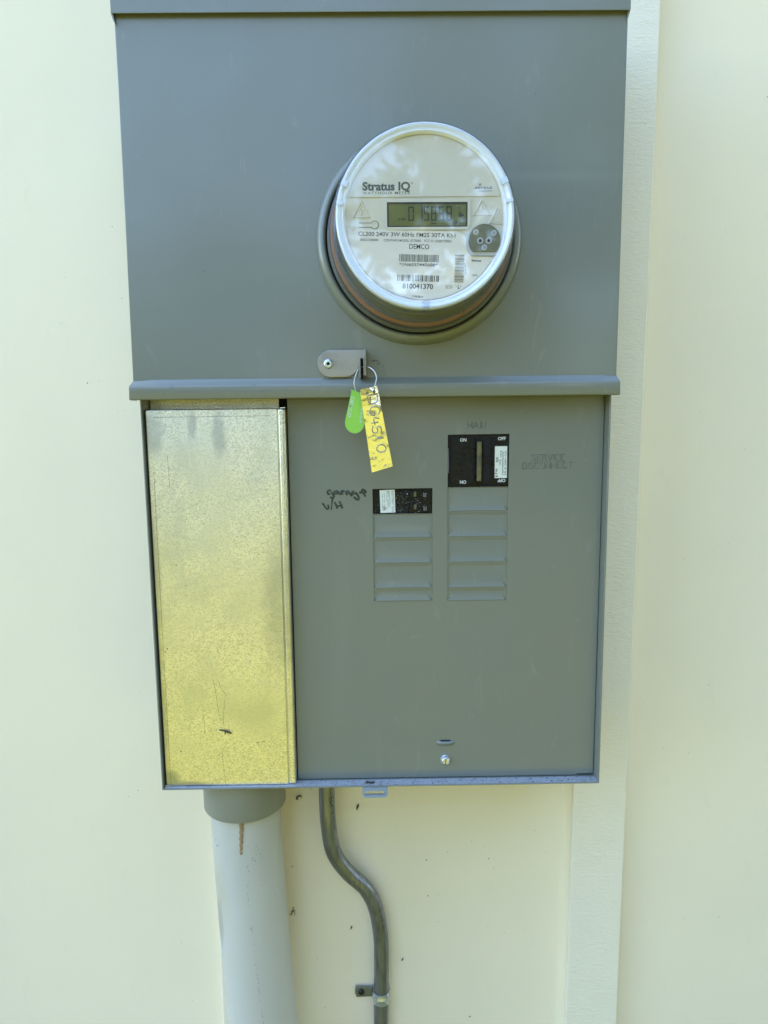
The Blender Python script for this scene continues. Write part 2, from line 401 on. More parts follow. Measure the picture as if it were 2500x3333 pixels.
# ---------------------------------------------------------------- ground and wall
def build_setting():
    bm = NB(); bmesh.ops.create_grid(bm, x_segments=24, y_segments=24, size=1)
    for v in bm.verts: v.co = Vector((v.co.x * 60000, v.co.y * 60000, -1450))
    o = finish('ground', bm, 'grass', smooth=0, kind='structure')
    w = empty('siding_wall', (0, 0, -1450), 'pale cream painted house wall of smooth siding panels and rough vertical battens', 'wall')
    for x0, x1 in ((-6000, -173.3), (-172.7, 254.7), (255.3, 6000)):
        bm = NB(); box(bm, x0, x1, 0, 90, -1400, 1500); finish('siding_panel', bm, 'siding', w)
    # trim boards lean a touch, as nailed
    bm = NB(); prism(bm, [(217.0, -1400), (285.0 - 4.2, -1400), (297.8, 1500), (233.9, 1500)], -19, -.3, bev=1.6, seg=3)
    finish('batten', bm, 'batten', w)
    bm = NB(); prism(bm, [(-210.6, -1400), (-141, -1400), (-133, 1500), (-201, 1500)], -19, -.3, bev=1.6, seg=3)
    finish('batten', bm, 'batten', w)
    bm = NB()
    P = [(z, 217.0 + (z + 1400) / 2900 * 16.9) for z in range(-1400, 400, 60)]
    rows = [[bm.verts.new(p) for p in ((x - 9.5 + random.uniform(-.5, .5), -.2, z), (x - 5, -2.2, z), (x - 1.6, -6, z), (x + .6, -11.5, z))] for z, x in P]
    for a, b in zip(rows, rows[1:]):
        for i in range(3): bm.faces.new((a[i], b[i], b[i + 1], a[i + 1]))
    finish('caulk_bead', bm, 'caulk', w, smooth=180)
build_setting()
def build_unseen_trees():  # unseen trees, heights shaped to hold back sky light
    rnd = random.Random(3); vs, fs = [], []
    clumps = []
    for i in range(290):
        x = rnd.uniform(-16000, 16000); h = 3400 + max(0, x + 4000) * .30 + 900 * math.sin(x / 2300.) + 600 * math.sin(x / 900. + 1)
        clumps.append((x, rnd.uniform(-13500, -9500), rnd.uniform(-1300, h), rnd.uniform(500, 1100)))
    for i in range(170):
        clumps.append((rnd.uniform(3200, 7500), rnd.uniform(-8500, -1700), rnd.uniform(-1200, 4600), rnd.uniform(450, 900)))  # near mass out of view, added to cut light from the right
    for cx, cy, cz, cr in clumps:
        for k in range(170):
            d = Vector((rnd.gauss(0, 1), rnd.gauss(0, 1), rnd.gauss(0, .8))).normalized() * cr * rnd.uniform(.55, 1.0)
            c = Vector((cx, cy, cz)) + d; c.z = max(c.z, -1400); a = Vector((rnd.gauss(0, 1), rnd.gauss(0, 1), rnd.gauss(0, 1))).normalized(); b = a.orthogonal().normalized(); s = rnd.uniform(90, 190)
            n = len(vs); vs += [(c + a * s) * K, (c + b * s * .6) * K, (c - a * s) * K, (c - b * s * .6) * K]; fs.append((n, n + 1, n + 2, n + 3))
    me = bpy.data.meshes.new('unseen_tree_line'); me.from_pydata(vs, [], fs); me.materials.append(M['leaf'])
    o = bpy.data.objects.new('unseen_tree_line', me); COL.objects.link(o); o['kind'] = 'stuff'
build_unseen_trees()

# ---------------------------------------------------------------- the meter cabinet
CX, CZ = 32.8, 173.5            # meter axis
RZ = 175.0                      # centre height of the opening in the cover
def build_cabinet():
    c = empty('meter_cabinet', (-7, -19, -348), 'large grey enamelled steel meter cabinet with breaker panel below, fixed over the wall battens', 'electrical cabinet')
    bm = NB()
    for b in ((-225.6, -224.2, -145, -21, -348, 385), (210.1, 211.5, -145, -21, -348, 385), (-224.2, 210.1, -145, -21, -348, -346.7), (-224.2, 210.1, -22.5, -21, -346.7, 385)):
        box(bm, *b, bev=.3, seg=1)
    enc = finish('enclosure', bm, 'paint', c)
    bm = NB(); box(bm, -224, 210, -144, -133.5, -346.6, -346.3); finish('dirty_ledge', bm, 'lit_dirty', c)
    bm = NB(); box(bm, -223.8, 209.8, -118, -116, -346.2, 355); finish('interior_backing', bm, 'void', c, smooth=0)
    bm = NB(); box(bm, -225.2 + 1.6, -100.8, -121, -119, -346.2, 60); finish('gutter_back', bm, 'galv', c)
    # top cap: front apron 4 mm proud of the cover, folded under
    bm = NB(); box(bm, -228.2, 217.2 - 3, -155, -153.6, 360.2, 400, bev=.6)
    box(bm, -228.2, -226.8, -153.5, -22, 360.2, 400, bev=.3); box(bm, 212.8, 214.2, -153.5, -22, 360.2, 400, bev=.3)
    box(bm, -226.6, 212.6, -153.4, -22, 398.5, 400)
    # little folded corners under the apron
    prism(bm, [(-228.2, 360), (-226.6, 360), (-225.4, 353), (-226.4, 354.5)], -153.5, -149.5)
    prism(bm, [(214.2, 360), (212.4, 360), (211.6, 354), (212.5, 354.5)], -153.5, -150.4)
    finish('top_cap', bm, 'paint', c)
    # upper cover with the round meter opening
    bm = NB()
    outer = [(-229.2, 50), (213.9, 50), (214.1, 170), (213.8, 368), (-226.6, 368), (-227.6, 250)]
    prism(bm, outer, -150, -148.6, holes=[circle(CX, RZ, 83, 96)], bev=1.1, seg=3)
    for q in list(bm.verts): pass
    box(bm, -227.3, -226.2, -148.5, -139, 50, 366); box(bm, 212.2, 213.4, -148.5, -139, 50, 366)
    box(bm, -20.3, -18.6, -151.2, -150.02, 52.6, 71.5)
    up = finish('upper_cover', bm, 'paint', c)
    for nm, o in (('cover_hem', None),):
        bm = NB()
        rows = [(54.6, -150.12, -228.9, 214.0), (53.8, -150.5, -229.0, 214.0), (49.2, -157.2, -230.3, 214.7), (48.4, -157.9, -230.6, 214.9), (47.2, -158.1, -230.7, 215),
                (37.4, -158.1, -231.0, 215.3), (36.5, -157.6, -231.0, 215.2), (36.2, -156.8, -230.8, 215.1), (36.6, -150.5, -230.8, 215.1)]
        N = 24; V = []
        for z, y, xl, xr in rows:
            V.append([bm.verts.new((xl, -137, z))] + [bm.verts.new((xl + .0 if k == 0 else (xr if k == N else xl + (xr - xl) * k / N), y + (1.0 if k in (0, N) else 0), z)) for k in range(N + 1)] + [bm.verts.new((xr, -137, z))])
        for a, b in zip(V, V[1:]):
            for k in range(N + 2): bm.faces.new((a[k], b[k], b[k + 1], a[k + 1]))
        bmesh.ops.recalc_face_normals(bm, faces=bm.faces)
        for f in bm.faces: 
            pass
        finish('cover_hem', bm, 'paint', up, smooth=50)
    bm = NB(); lathe(bm, CX, RZ, [(92.0, -149.9), (91.6, -151.2), (91.2, -154), (89.8, -157.2), (87.6, -159.3), (85.2, -160), (83.6, -159.4), (82.7, -157.6), (82.5, -148)], 128)
    finish('meter_ring', bm, 'paint', up, smooth=60)
    # spatter and smudge beside the hasp
    bm = NB()
    for k in range(26):
        t = random.random(); x, z = (-9.8 + 9.6 * t + random.gauss(0, .5), 70.8 - 6.2 * t + random.gauss(0, .8))
        if k > 17: x, z = random.gauss(0, 1.6), random.gauss(59, 1.2)
        s = random.uniform(.18, .6) * (.6 if k > 17 else 1); ball(bm, (x, -150.1, z), (s * random.uniform(.8, 2.2), .12, s * .7), 1)
    finish('soot_smudge', bm, 'insect', up)
    # hasp
    hp = [(-16.9, 79.4), (-46, 79.1)] + circle(-48.0, 67.1, 12.2, 14, 95, 268) + [(-36, 55.0), (-31.5, 55.6), (-27.5, 57.6), (-24.2, 61), (-22.1, 65), (-21.8, 71.5), (-18.6, 71.5), (-18.6, 55.5), (-16.9, 55.4)]
    bm = NB(); prism(bm, hp, -153.0, -151.2, bev=.35, seg=2)
    hs = finish('hasp_plate', bm, 'steel', c)
    bm = NB(); prism(bm, rrect(-16.9, -15.9, 55.4, 79.4, .2, 2), -163.5, -151.6, bev=.3)
    box(bm, -18.3, -17.2, -162, -151.4, 56, 74, bev=.25)
    finish('hasp_flange', bm, 'steel', hs)
    bm = NB(); prism(bm, rrect(-21.9, -20.8, 54.0, 71.2, .3, 2), -164.5, -150.4, bev=.3); finish('hasp_staple', bm, 'steel', hs)
    bm = NB(); box(bm, -20.3, -18.7, -157, -149.9, 52.4, 71.0); finish('hasp_slot', bm, 'void', hs)
    bm = NB(); lathe(bm, -50.2, 66.9, [(4.6, -152.9), (4.5, -153.8), (3.6, -155.0), (2.4, -155.4), (1.5, -155.2), (1.25, -154.0), (1.25, -153.2)], 32)
    finish('rivet', bm, 'screw', hs, smooth=50)
    bm = NB(); lathe(bm, -50.2, 66.9, [(0, -153.3), (1.3, -153.3)], 20); finish('rivet_hole', bm, 'void', hs, smooth=0)
    # galvanised gutter cover
    bm = NB()
    prism(bm, rrect(-222.8, -99.75, -346.0, 27.6, 1.5, 3, (1.5, 0, 0, 2)), -141, -128, bev=1.2, seg=3)
    prism(bm, rrect(-99.5, -92.6, -346.0, 27.6, 1.2, 3, (0, 1.5, 1.5, 0)), -141, -128, bev=2.2, seg=4)
    box(bm, -220, -96, -139.6, -130, -345, 26)
    prism(bm, [(-97.2, 27.8), (-92.8, 27.8), (-92.8, 28.8), (-97.2, 28.4)], -140, -130)
    g = finish('gutter_cover', bm, 'galv', c)
    bm = NB(); box(bm, -223.5, -217.2, -142.2, -141.0, -346.6, -344.2, bev=.2); box(bm, -223.5, -202, -141.8, -141, -346.6, -345.2, bev=.2); finish('corner_fold', bm, 'galv', g)
    bm = NB()
    for pts in ([(-171, -141.1, -235), (-168.5, -141.1, -252), (-166.6, -141.1, -272)], [(-166, -141.1, -236), (-163, -141.1, -245), (-158.2, -141.1, -252)],
                [(-160.6, -141.1, -256), (-163.0, -141.1, -283)], [(-165.3, -141.1, -310), (-164.0, -141.1, -330), (-163.2, -141.1, -345)], [(-182, -141.1, -271), (-181.4, -141.1, -291)],
                [(-204, -141.1, -15), (-203.4, -141.1, -45)], [(-217.6, -141.1, -30), (-217.9, -141.1, -180), (-217.7, -141.1, -345)], [(-215, -141.1, 20.5), (-160, -141.1, 20.8), (-107, -141.1, 20.9)]):
        tube(bm, pts, .13, 4, .4)
    finish('scratch', bm, 'marker', g)
    # breaker panel cover with its openings
    LX, RX = (-11.9, 45.7), (60.3, 118.7)
    ko = [(LX, -97.7, -74.5), (LX, -122.8, -99.5), (LX, -147.8, -124.7), (LX, -160.9, -149.7),
          (RX, -72.4, -49.4), (RX, -97.6, -74.4), (RX, -122.7, -99.5), (RX, -148.3, -124.7), (RX, -161.3, -150.3)]
    out = [(-91.4, -345.8), (192.8, -345.8), (192.8, -344.6), (209.3, -344.4), (209.4, 60), (-91.4, 60)]
    holes = [[(60.6, 1.1), (119.6, 1.3), (119.2, -49.3), (60.5, -49.3)], [(-12, -50.0), (45.9, -49.8), (45.7, -74.4), (-11.9, -74.4)]]
    for (xa, xb), z0, z1 in ko:
        holes.append([(xa, z0), (xb, z0), (xb, z1), (xa, z1)])
    holes.append(rrect(52.9, 63.4, -308.9, -306.4, .6, 3))
    bm = NB(); prism(bm, out, -131, -129.2, holes=holes)
    pc = finish('breaker_cover', bm, 'paint', c)
    for (xa, xb), z0, z1 in ko:
        bm = NB(); yf, yp = -130.1, -131.75; h = min(6.4, (z1 - z0) * .62)
        def V(x, y, z): return bm.verts.new((x, y, z))
        e = .05
        a, b_ = V(xa + e, yf, z1), V(xb - e, yf, z1); cc, d = V(xb - e, yf, z0 + .3), V(xa + e, yf, z0 + .3)
        r0, r1, r2, r3 = V(xa + 1.2, yp, z0 + .4), V(xb - 1.2, yp, z0 + .4), V(xb - 5.2, yf, z0 + h), V(xa + 5.2, yf, z0 + h)
        b0, b1 = V(xa + 1.2, -130.6, z0 - .25), V(xb - 1.2, -130.6, z0 - .25)
        c0, c1 = V(xa + e, -130.6, z0 - .25), V(xb - e, -130.6, z0 - .25)
        for f in ((a, r3, r2, b_), (a, d, r3), (b_, r2, cc), (d, r0, r3), (cc, r2, r1), (r0, r1, r2, r3), (r0, b0, b1, r1), (d, c0, b0, r0), (cc, r1, b1, c1)): bm.faces.new(f)
        bmesh.ops.recalc_face_normals(bm, faces=bm.faces)
        if sum((f.normal.y * f.calc_area() for f in bm.faces)) > 0: bmesh.ops.reverse_faces(bm, faces=bm.faces)
        finish('knockout', bm, 'paint', pc, smooth=28)
    bm = NB()
    for i in range(9): ball(bm, (-10 + i * 6.6 + random.uniform(-2, 2), -131, -74.7), (random.uniform(.3, .7), .4, random.uniform(.25, .45)), 1)
    finish('torn_paint_edge', bm, 'paint', pc)
    bm = NB()
    engraved(bm, 'MAIN', 79.2, 7.0, 17.4, 6.1, 0, -131.0, .40, 1.0, letter_shade=.25); finish('embossed_word', bm, ['paint', 'letter_shade'], pc, smooth=60)
    bm = NB(); engraved(bm, 'SERVICE', 140.9, -24.6, 31.6, 6.0, 0, -131.0, .40, 1.0, letter_shade=.25); engraved(bm, 'DISCONNECT', 132.2, -32.2, 48.0, 5.9, 0, -131.0, .40, 1.0, letter_shade=.25)
    finish('embossed_word', bm, ['paint', 'letter_shade'], pc, smooth=60)
    # marker handwriting
    bm = NB(); ym = -131.05
    def ink(pts, r):
        P = smoothpath([(x, ym, z) for x, z in pts], 5); tube(bm, P, [r * 1.8 * (.85 + .3 * random.random()) for _ in P], 8, .12)
    ink([(-51.7, -51.2), (-53.6, -50.9), (-55.3, -52.3), (-54.6, -54.3), (-52.6, -54.3)], .55); ink([(-52.0, -52.8), (-50.4, -53.8), (-49.3, -56.8), (-50.6, -58.4), (-52.8, -57.1)], .62)
    ink([(-44.6, -52.6), (-46.4, -51.7), (-48.9, -52.2), (-49.0, -53.6), (-46.6, -54.0), (-44.9, -52.9)], .6); ink([(-45.4, -52.2), (-44.1, -53.6), (-42.6, -55.2)], .6)
    ink([(-40.8, -55.2), (-41.9, -52.6), (-40.5, -51.6), (-38.8, -52.4)], .62)
    ink([(-34.2, -53.0), (-35.6, -52.0), (-37.1, -52.6), (-37.0, -54.7), (-35.7, -54.6)], .62); ink([(-35.2, -52.6), (-33.4, -54.6), (-31.3, -56.4)], .66)
    ink([(-29.2, -52.0), (-31.1, -52.5), (-31.2, -54.0), (-29.2, -54.4)], .55); ink([(-29.3, -53.7), (-27.2, -54.4), (-25.2, -58.6), (-26.6, -60.2), (-30.2, -57.3)], .62)
    ink([(-24.9, -52.9), (-22.4, -53.2), (-21.8, -50.9), (-20.1, -51.0), (-18.7, -53.0), (-21.0, -54.0)], .66); ink([(-22.4, -52.4), (-20.2, -55.0), (-18.6, -57.2)], .62)
    ink([(-60.4, -63.0), (-58.4, -65.9), (-55.9, -69.0), (-54.4, -67.0), (-55.4, -64.6)], .5); ink([(-50.6, -59.4), (-51.4, -64.5), (-52.0, -69.8)], .46)
    ink([(-48.8, -62.2), (-47.3, -65.0), (-46.0, -68.7)], .55); ink([(-44.2, -61.4), (-42.6, -64.4), (-41.2, -68.6)], .55); ink([(-47.0, -66.4), (-44.4, -66.0), (-42.0, -66.1)], .45)
    finish('handwriting', bm, 'marker', pc, smooth=60)
    # finger pull and cover screw
    bm = NB(); N = 16; rows = []
    for i in range(N + 1):
        t = i / N * 2 - 1; x = 58.4 + t * 8.9; w = math.sqrt(max(0, 1 - abs(t) ** 2.6))
        rows.append([bm.verts.new(q) for q in ((x, -131.05, -307.4 + .9 * w * (1 if abs(t) < .6 else .8)), (x, -131.4 - 1.6 * w, -307.7 + .1 * w), (x, -131.5 - 2.1 * w, -308.8 - .4 * w), (x, -131.3 - 1.4 * w, -310.0 - 1.0 * w), (x, -131.03, -310.2 - 2.1 * w))])
    for a, b in zip(rows, rows[1:]):
        for k in range(4): bm.faces.new((a[k], b[k], b[k + 1], a[k + 1]))
    bmesh.ops.recalc_face_normals(bm, faces=bm.faces)
    finish('finger_pull', bm, 'paint', pc, smooth=70)
    bm = NB(); prism(bm, [(52.9, -306.3), (63.6, -306.3), (62.3, -307.2), (58.4, -307.6), (54.3, -307.2)], -132.4, -131.1); finish('pull_opening', bm, 'void', pc)
    bm = NB(); hexa = circle(58.3, -327.0, 4.7, 6, 30, 390)
    prism(bm, hexa, -134.3, -131.0, bev=.9, seg=3)
    lathe(bm, 58.3, -327.0, [(4.9, -131.05), (4.8, -131.6), (4.2, -131.9)], 24)
    lathe(bm, 58.3, -327.2, [(3.9, -134.2), (3.8, -135.2), (3.2, -135.7), (3.0, -135.2), (0, -135.1)], 28)
    s = finish('cover_screw', bm, 'screw', pc, smooth=50)
    bm = NB(); box(bm, 57.95, 58.75, -135.5, -135.12, -330.2, -324.2); finish('screw_slot', bm, 'lever', pc)
    # padlock loop under the lower lip
    bm = NB(); prism(bm, rrect(-26.0, -.5, -355.0, -347.4, 2, 5, (3.6, 3.6, .5, .5)), -146.5, -144.8, holes=[rrect(-22.8, -4.3, -352.4, -350.4, .5, 3)], bev=.5, seg=2)
    for v in bm.verts: v.co.y += (v.co.z + 347.4) * .9
    finish('padlock_loop', bm, 'paint', c)
    return c
cab = build_cabinet()

# ---------------------------------------------------------------- breakers
def build_breakers():
    m = empty('main_breaker', (90, -124, -49), 'large black main breaker with ON and OFF lettering, under the embossed word MAIN', 'circuit breaker')
    bm = NB(); box(bm, 60, 120.2, -128.0, -119, -49.9, 1.6, bev=.3)
    box(bm, 63.9, 86.0, -129.4, -127.9, -46.3, -1.7, bev=.35); box(bm, 94.2, 119.6, -128.9, -127.9, -46.3, -2.0, bev=.35)
    box(bm, 86.3, 87.3, -129.9, -128, -45.0, -2.6, bev=.3); box(bm, 63.2, 64.0, -129.7, -128, -45, -2.0, bev=.2)
    finish('breaker_body', bm, 'breaker', m)
    for x, z, r in ((77.1, -15.4, 3.0), (77.1, -38.3, 3.2), (77.0, -23.9, 2.0)):
        bm = NB(); lathe(bm, x, z, [(r + .5, -129.35), (r + .35, -129.8), (r, -129.75), (r - .35, -129.0), (r - .7, -128.6), (0, -129.3)], 28); finish('push_button', bm, 'black', m, smooth=50)
    bm = NB(); box(bm, 87.9, 93.9, -130.6, -128, -44.4, -4.8, bev=.4); box(bm, 101.6, 103.4, -129.7, -128.6, -44, -3.6, bev=.3)
    finish('handle_frame', bm, 'breaker', m)
    bm = NB(); box(bm, 88.4, 92.8, -133.4, -130.0, -43.6, -5.7, bev=.7); h = finish('breaker_handle', bm, 'lever', m)
    bm = NB(); text(bm, '200', 92.2, -30.3, 10.4, 3.2, 90.4, -133.4, spacing=1.05); finish('amp_number', bm, 'ink', h, smooth=0)
    bm = NB(); box(bm, 95.0, 101.3, -129.3, -128.85, -20.6, -4.4, bev=.1); box(bm, 95.0, 101.3, -129.3, -128.85, -43.8, -27.3, bev=.1); finish('handle_well', bm, 'void', m)
    bm = NB(); box(bm, 95.2, 101.2, -129.9, -128.9, -26.8, -21.2, bev=.3); finish('well_bridge', bm, 'breaker', m)
    for a in (('ON', 72.5, -5.6, 6.1, 3.0, -.5, -129.45), ('ON', 78.6, -43.1, 6.1, 3.0, 180, -129.45), ('OFF', 108.9, -4.7, 7.5, 2.9, .5, -128.95), ('OFF', 116.6, -42.1, 7.5, 2.9, 180, -128.95)):
        bm = NB(); text(bm, *a, bold=.03); finish('switch_lettering', bm, 'whiteprint', m, smooth=0)
    bm = NB(); prism(bm, rrect(106.1, 117.9, -41.1, -10.5, .6, 3), -129.15, -128.8); st = finish('rating_sticker', bm, 'sticker', m)
    bm = NB(); y = -129.16
    text(bm, 'E\u00b7T\u00b7N', 108.8, -40.1, 7.8, 2.0, 90.5, y, bold=.03); text(bm, 'BJ2200', 109.3, -25.5, 4.5, 2.1, 90, y, bold=.02)
    text(bm, 'TYPE BJ', 111.9, -28.9, 5.5, 1.4, 90, y, bold=.01); text(bm, 'TYPE CBJ', 112.6, -20.9, 6.1, 1.4, 90, y, bold=.01)
    text(bm, 'CURRENT INTERRUPTING RATING', 114.6, -38.3, 22.6, 1.5, 90, y, bold=.01); text(bm, '10,000  AIC  120/240 V~  CU-AL', 117.1, -38.5, 23.4, 1.6, 90, y, bold=.01)
    finish('sticker_print', bm, 'ink', st, smooth=0)
    bm = NB(); box(bm, 60.7, 61.8, -129.6, -128.0, -35.7, -12.3, bev=.2); finish('side_tab', bm, 'groove', m)
    b = empty('branch_breaker', (17, -124, -75), 'small black twin 20 amp breaker speckled with white overspray, beside the handwritten note', 'circuit breaker')
    bm = NB(); box(bm, -12.4, 46.3, -127.8, -119, -74.9, -49.3, bev=.3)
    box(bm, -6.6, 10.2, -128.9, -127.7, -74.3, -51.2, bev=.25)
    for z0, z1 in ((-61.6, -53.4), (-74.3, -66.3)): box(bm, 10.6, 22.3, -129.0, -127.7, z0, z1, bev=.25)
    for z0, z1 in ((-61.8, -51.0), (-74.4, -65.4)):
        box(bm, 22.9, 23.7, -129.6, -127.7, z0, z1, bev=.2); box(bm, 35.9, 42.2, -129.0, -127.7, z0 + .6, z1 - 1.3, bev=.3)
        box(bm, 23.7, 35.6, -128.5, -127.7, z0 + .4, z0 + 3.2, bev=.2); box(bm, 24.4, 33, -128.9, -127.7, z1 - 1.2, z1 - .3, bev=.2)
    finish('breaker_body', bm, 'breaker', b)
    bm = NB(); box(bm, 10.9, 22.0, -128.4, -127.6, -65.6, -62.2, bev=.2); finish('tie_bar', bm, 'black', b)
    for z0 in (-58.2, -70.5):
        bm = NB(); box(bm, 24.2, 28.0, -130.4, -127.8, z0 - .8, z0 + 4.9, bev=.4); box(bm, 30.6, 33.0, -129.4, -127.8, z0 - .6, z0 + 4.8, bev=.3); L = finish('toggle', bm, 'black', b)
        bm = NB(); box(bm, 28.0, 30.4, -131.0, -127.8, z0, z0 + 4.9, bev=.4); finish('toggle_lever', bm, 'lever', L)
    bm = NB(); text(bm, '20', 37.2, -54.3, 4.3, 3.0, -92, -129.05); text(bm, '20', 37.4, -67.6, 4.1, 3.0, -92, -129.05)
    finish('amp_number', bm, 'greyprint', b, smooth=0)
    bm = NB(); prism(bm, [(-5.0, -51.5), (9.5, -51.0), (10.0, -73.3), (-4.5, -73.7)], -129.2, -128.85); st = finish('rating_sticker', bm, 'sticker', b)
    bm = NB(); y = -129.2; rows = ['Interrupting Rating/Pouvoir de rupture', '10,000 A, 120/240 V~   Type QT', 'Circuit Breaker/Disjoncteur', '40 C Ambient', 'Use 60/75 C wire', 'HACR Type  SWD', 'Cu/Al  10-14 AWG']
    rr = [(8.7, -52.0, 20.5), (7.2, -52.2, 20.8), (5.2, -55.8, 12), (3.9, -55.8, 13), (2.3, -55.8, 15), (-.2, -54.6, 15), (-2.1, -54.8, 14)]
    for t, (x, z, w) in zip(rows, rr): text(bm, t, x - .9, z, w, .95 if x != 7.2 else 1.15, -89, y)
    lathe(bm, 3.1, -54.0, [(1.55, y - .06), (1.2, y - .06)], 20); lathe(bm, -1.0, -69.3, [(1.9, y - .06), (1.4, y - .06)], 20, a0=200, a1=520); text(bm, 'UL', 2.5, -53.2, 1.5, 1.2, -60, y, bold=.02); text(bm, 'SP', -1.6, -68.6, 1.6, 1.2, -90, y, bold=.03)
    for f in bm.faces:
        f.normal_update()
        if f.normal.y > 0: f.normal_flip()
    finish('sticker_print', bm, 'ink', st, smooth=0)
    bm = NB()
    for i in range(330):
        x = random.uniform(-11, 44) if i % 3 else random.uniform(11, 35); z = random.triangular(-74, -51, -71)
        if -5.4 < x < 10.3: continue
        s = random.choice((.08, .09, .1, .13, .2)) * (2.6 if i % 37 == 0 else 1)
        ball(bm, (x, -129.1, z), (s * 1.2, .15, s), 1)
    o = finish('overspray_specks', bm, 'paintspeck', b); o['kind'] = 'stuff'
build_breakers()

# ---------------------------------------------------------------- the electricity meter
def build_meter():
    m = empty('electricity_meter', (CX, -150, CZ), 'round electricity meter under a clear cover with a digital display, plugged into the cabinet', 'meter')
    Y = -223.0
    def fit(bm):           # the face artwork was drawn 1.8 % too large and a little high
        for v in bm.verts: v.co.x = CX - .7 + (v.co.x - CX) * .9823; v.co.z = CZ - 2.73 + (v.co.z - CZ) * .9823
        return bm
    bm = NB(); lathe(bm, CX, CZ, [(82.2, -120), (81.8, -153), (81.2, -163.5), (80.2, -164.6), (79.6, -164.6), (79.3, -163), (60, -163)], 128); finish('meter_base', bm, 'black', m, smooth=50)
    for r, y, t, mt in ((80.4, -166.2, .28, 'stripe'), (79.6, -168.4, .25, 'stripe'), (79.2, -170.6, .22, 'stripe'), (78.4, -173.2, .25, 'groove')):
        bm = NB(); lathe(bm, CX, CZ, [(r + t * math.cos(a), y + t * math.sin(a)) for a in [k * math.pi / 3 for k in range(6)]], 128, close=True); finish('base_ring', bm, mt, m, smooth=180)
    bm = NB(); lathe(bm, CX, CZ, [(79.3, -164.5), (79.0, -168), (78.4, -171.5), (77.2, -175), (74, -176)], 128); finish('cover_flange', bm, 'black', m, smooth=50)
    bm = NB(); lathe(bm, CX, CZ, [(77.6, -175.2), (77.4, -178.6), (76.6, -179.8), (74.5, -180)], 128); finish('gasket', bm, 'orange', m, smooth=50)
    bm = NB(); lathe(bm, CX, CZ, [(74.6, -179.6), (74.5, -181.5), (73.9, -182.2), (73.4, -181.4)], 128); lathe(bm, CX, CZ, [(73.8, -184.6), (73.6, -186.0), (72.9, -186.4)], 128); finish('groove_ring', bm, 'groove', m, smooth=50)
    bm = NB(); lathe(bm, CX, CZ, [(73.5, -180), (72.5, -183.8), (69.5, -184.5), (69.2, -189), (68.2, -189.4), (68, -194), (66.8, -194.4), (66.5, -201), (65.4, -201.5), (65.0, -208), (64.2, -208.6), (63.8, -219), (62, -220)], 128); finish('inner_body', bm, 'inner', m, smooth=40)
    # melted spot on the side
    bm = NB()
    for k in range(14): ball(bm, (68.3 + random.gauss(0, 1.1), -183 + random.gauss(0, 1.2), 107.0 + random.gauss(0, .9)), (.8, .6, .7), 1)
    finish('melted_spot', bm, 'mud', m)
    # face: two levels, upper field and the middle band carrying the display
    bm = NB(); lathe(bm, CX, CZ, [(0, Y + .3), (62.8, Y + .3), (63.2, Y + .9), (63.8, Y + 3)], 128)
    face = finish('faceplate', bm, 'white', m, smooth=50)
    bm = NB(); R0 = 63.4; FX, FZ = CX + .72, CZ + 2.78
    def arc(z0, z1, n=40, dx=0):   # closed outline of the disc between heights z0 and z1
        a0 = math.degrees(math.asin(max(-1, min(1, (z0 - FZ) / R0)))); a1 = math.degrees(math.asin(max(-1, min(1, (z1 - FZ) / R0))))
        return circle(FX, FZ, R0, n, a0, a1) + circle(FX, FZ, R0, n, 180 - a1, 180 - a0)
    prism(bm, arc(193.2, FZ + R0 - .05), Y - .55, Y + .2, bev=.25, seg=2); finish('upper_panel', fit(bm), 'white', face, smooth=35)
    bm2 = NB(); lathe(bm2, CX, CZ, [(62.7, Y + .4), (62.9, Y - 1.2), (63.4, Y - 2.6), (64.6, Y - 3.4), (65.6, Y - 2.8), (66.4, Y - 3.4), (68.2, Y - 4.4), (69.0, Y - 3.8), (69.6, Y - 1.5), (69.8, Y + 4)], 128); finish('refraction_ring', bm2, 'refraction', m, smooth=50)  # added white ring, stands in for the face refracted in the clear rim
    # bezel round the display
    bm = NB(); prism(bm, [(1.4, 191.6), (70.4, 191.2), (70.4, 171.5), (68.5, 167.6), (3.6, 167.9), (1.6, 171.0)], Y - .9, Y + .2, holes=[[(3.3, 189.1), (68.2, 188.8), (68.1, 169.7), (3.4, 169.9)]], bev=.55, seg=2)
    finish('display_bezel', fit(bm), 'white', m, smooth=35)
    bm = NB(); prism(bm, [(3.2, 189.2), (68.3, 188.9), (68.2, 169.6), (3.3, 169.8)], Y - .35, Y + .2, holes=[[(4.7, 187.6), (67.0, 187.3), (66.9, 170.8), (4.8, 171.0)]]); finish('display_frame', fit(bm), 'lcdframe', m)
    bm = NB(); box(bm, 4.5, 67.2, Y - .1, Y + .2, 170.6, 187.8); lcd = finish('display', fit(bm), 'lcd', m)
    SEG = {'0': 'abcdef', '1': 'bc', '5': 'afgcd', '8': 'abcdefg'}
    for ch, x0, x1 in (('0', 20.5, 25.0), ('1', 27.6, 32.1), ('5', 32.9, 37.1), ('8', 38.7, 43.1), ('5', 45.0, 49.3), ('8', 51.1, 55.6)):
        bm = NB(); t = 1.05; z1, z0 = 185.8, 174.7; zm = (z0 + z1) / 2; g = .25
        D = {'a': (x0 + g, x1 - g, z1 - t, z1), 'd': (x0 + g, x1 - g, z0, z0 + t), 'g': (x0 + g, x1 - g, zm - t / 2, zm + t / 2),
             'f': (x0, x0 + t, zm + g, z1 - g), 'b': (x1 - t, x1, zm + g, z1 - g), 'e': (x0, x0 + t, z0 + g, zm - g), 'c': (x1 - t, x1, z0 + g, zm - g)}
        for k in SEG[ch]: a = D[k]; box(bm, a[0], a[1], Y - .2, Y - .1, a[2], a[3])
        finish('digit', fit(bm), 'lcdseg', lcd, smooth=0)
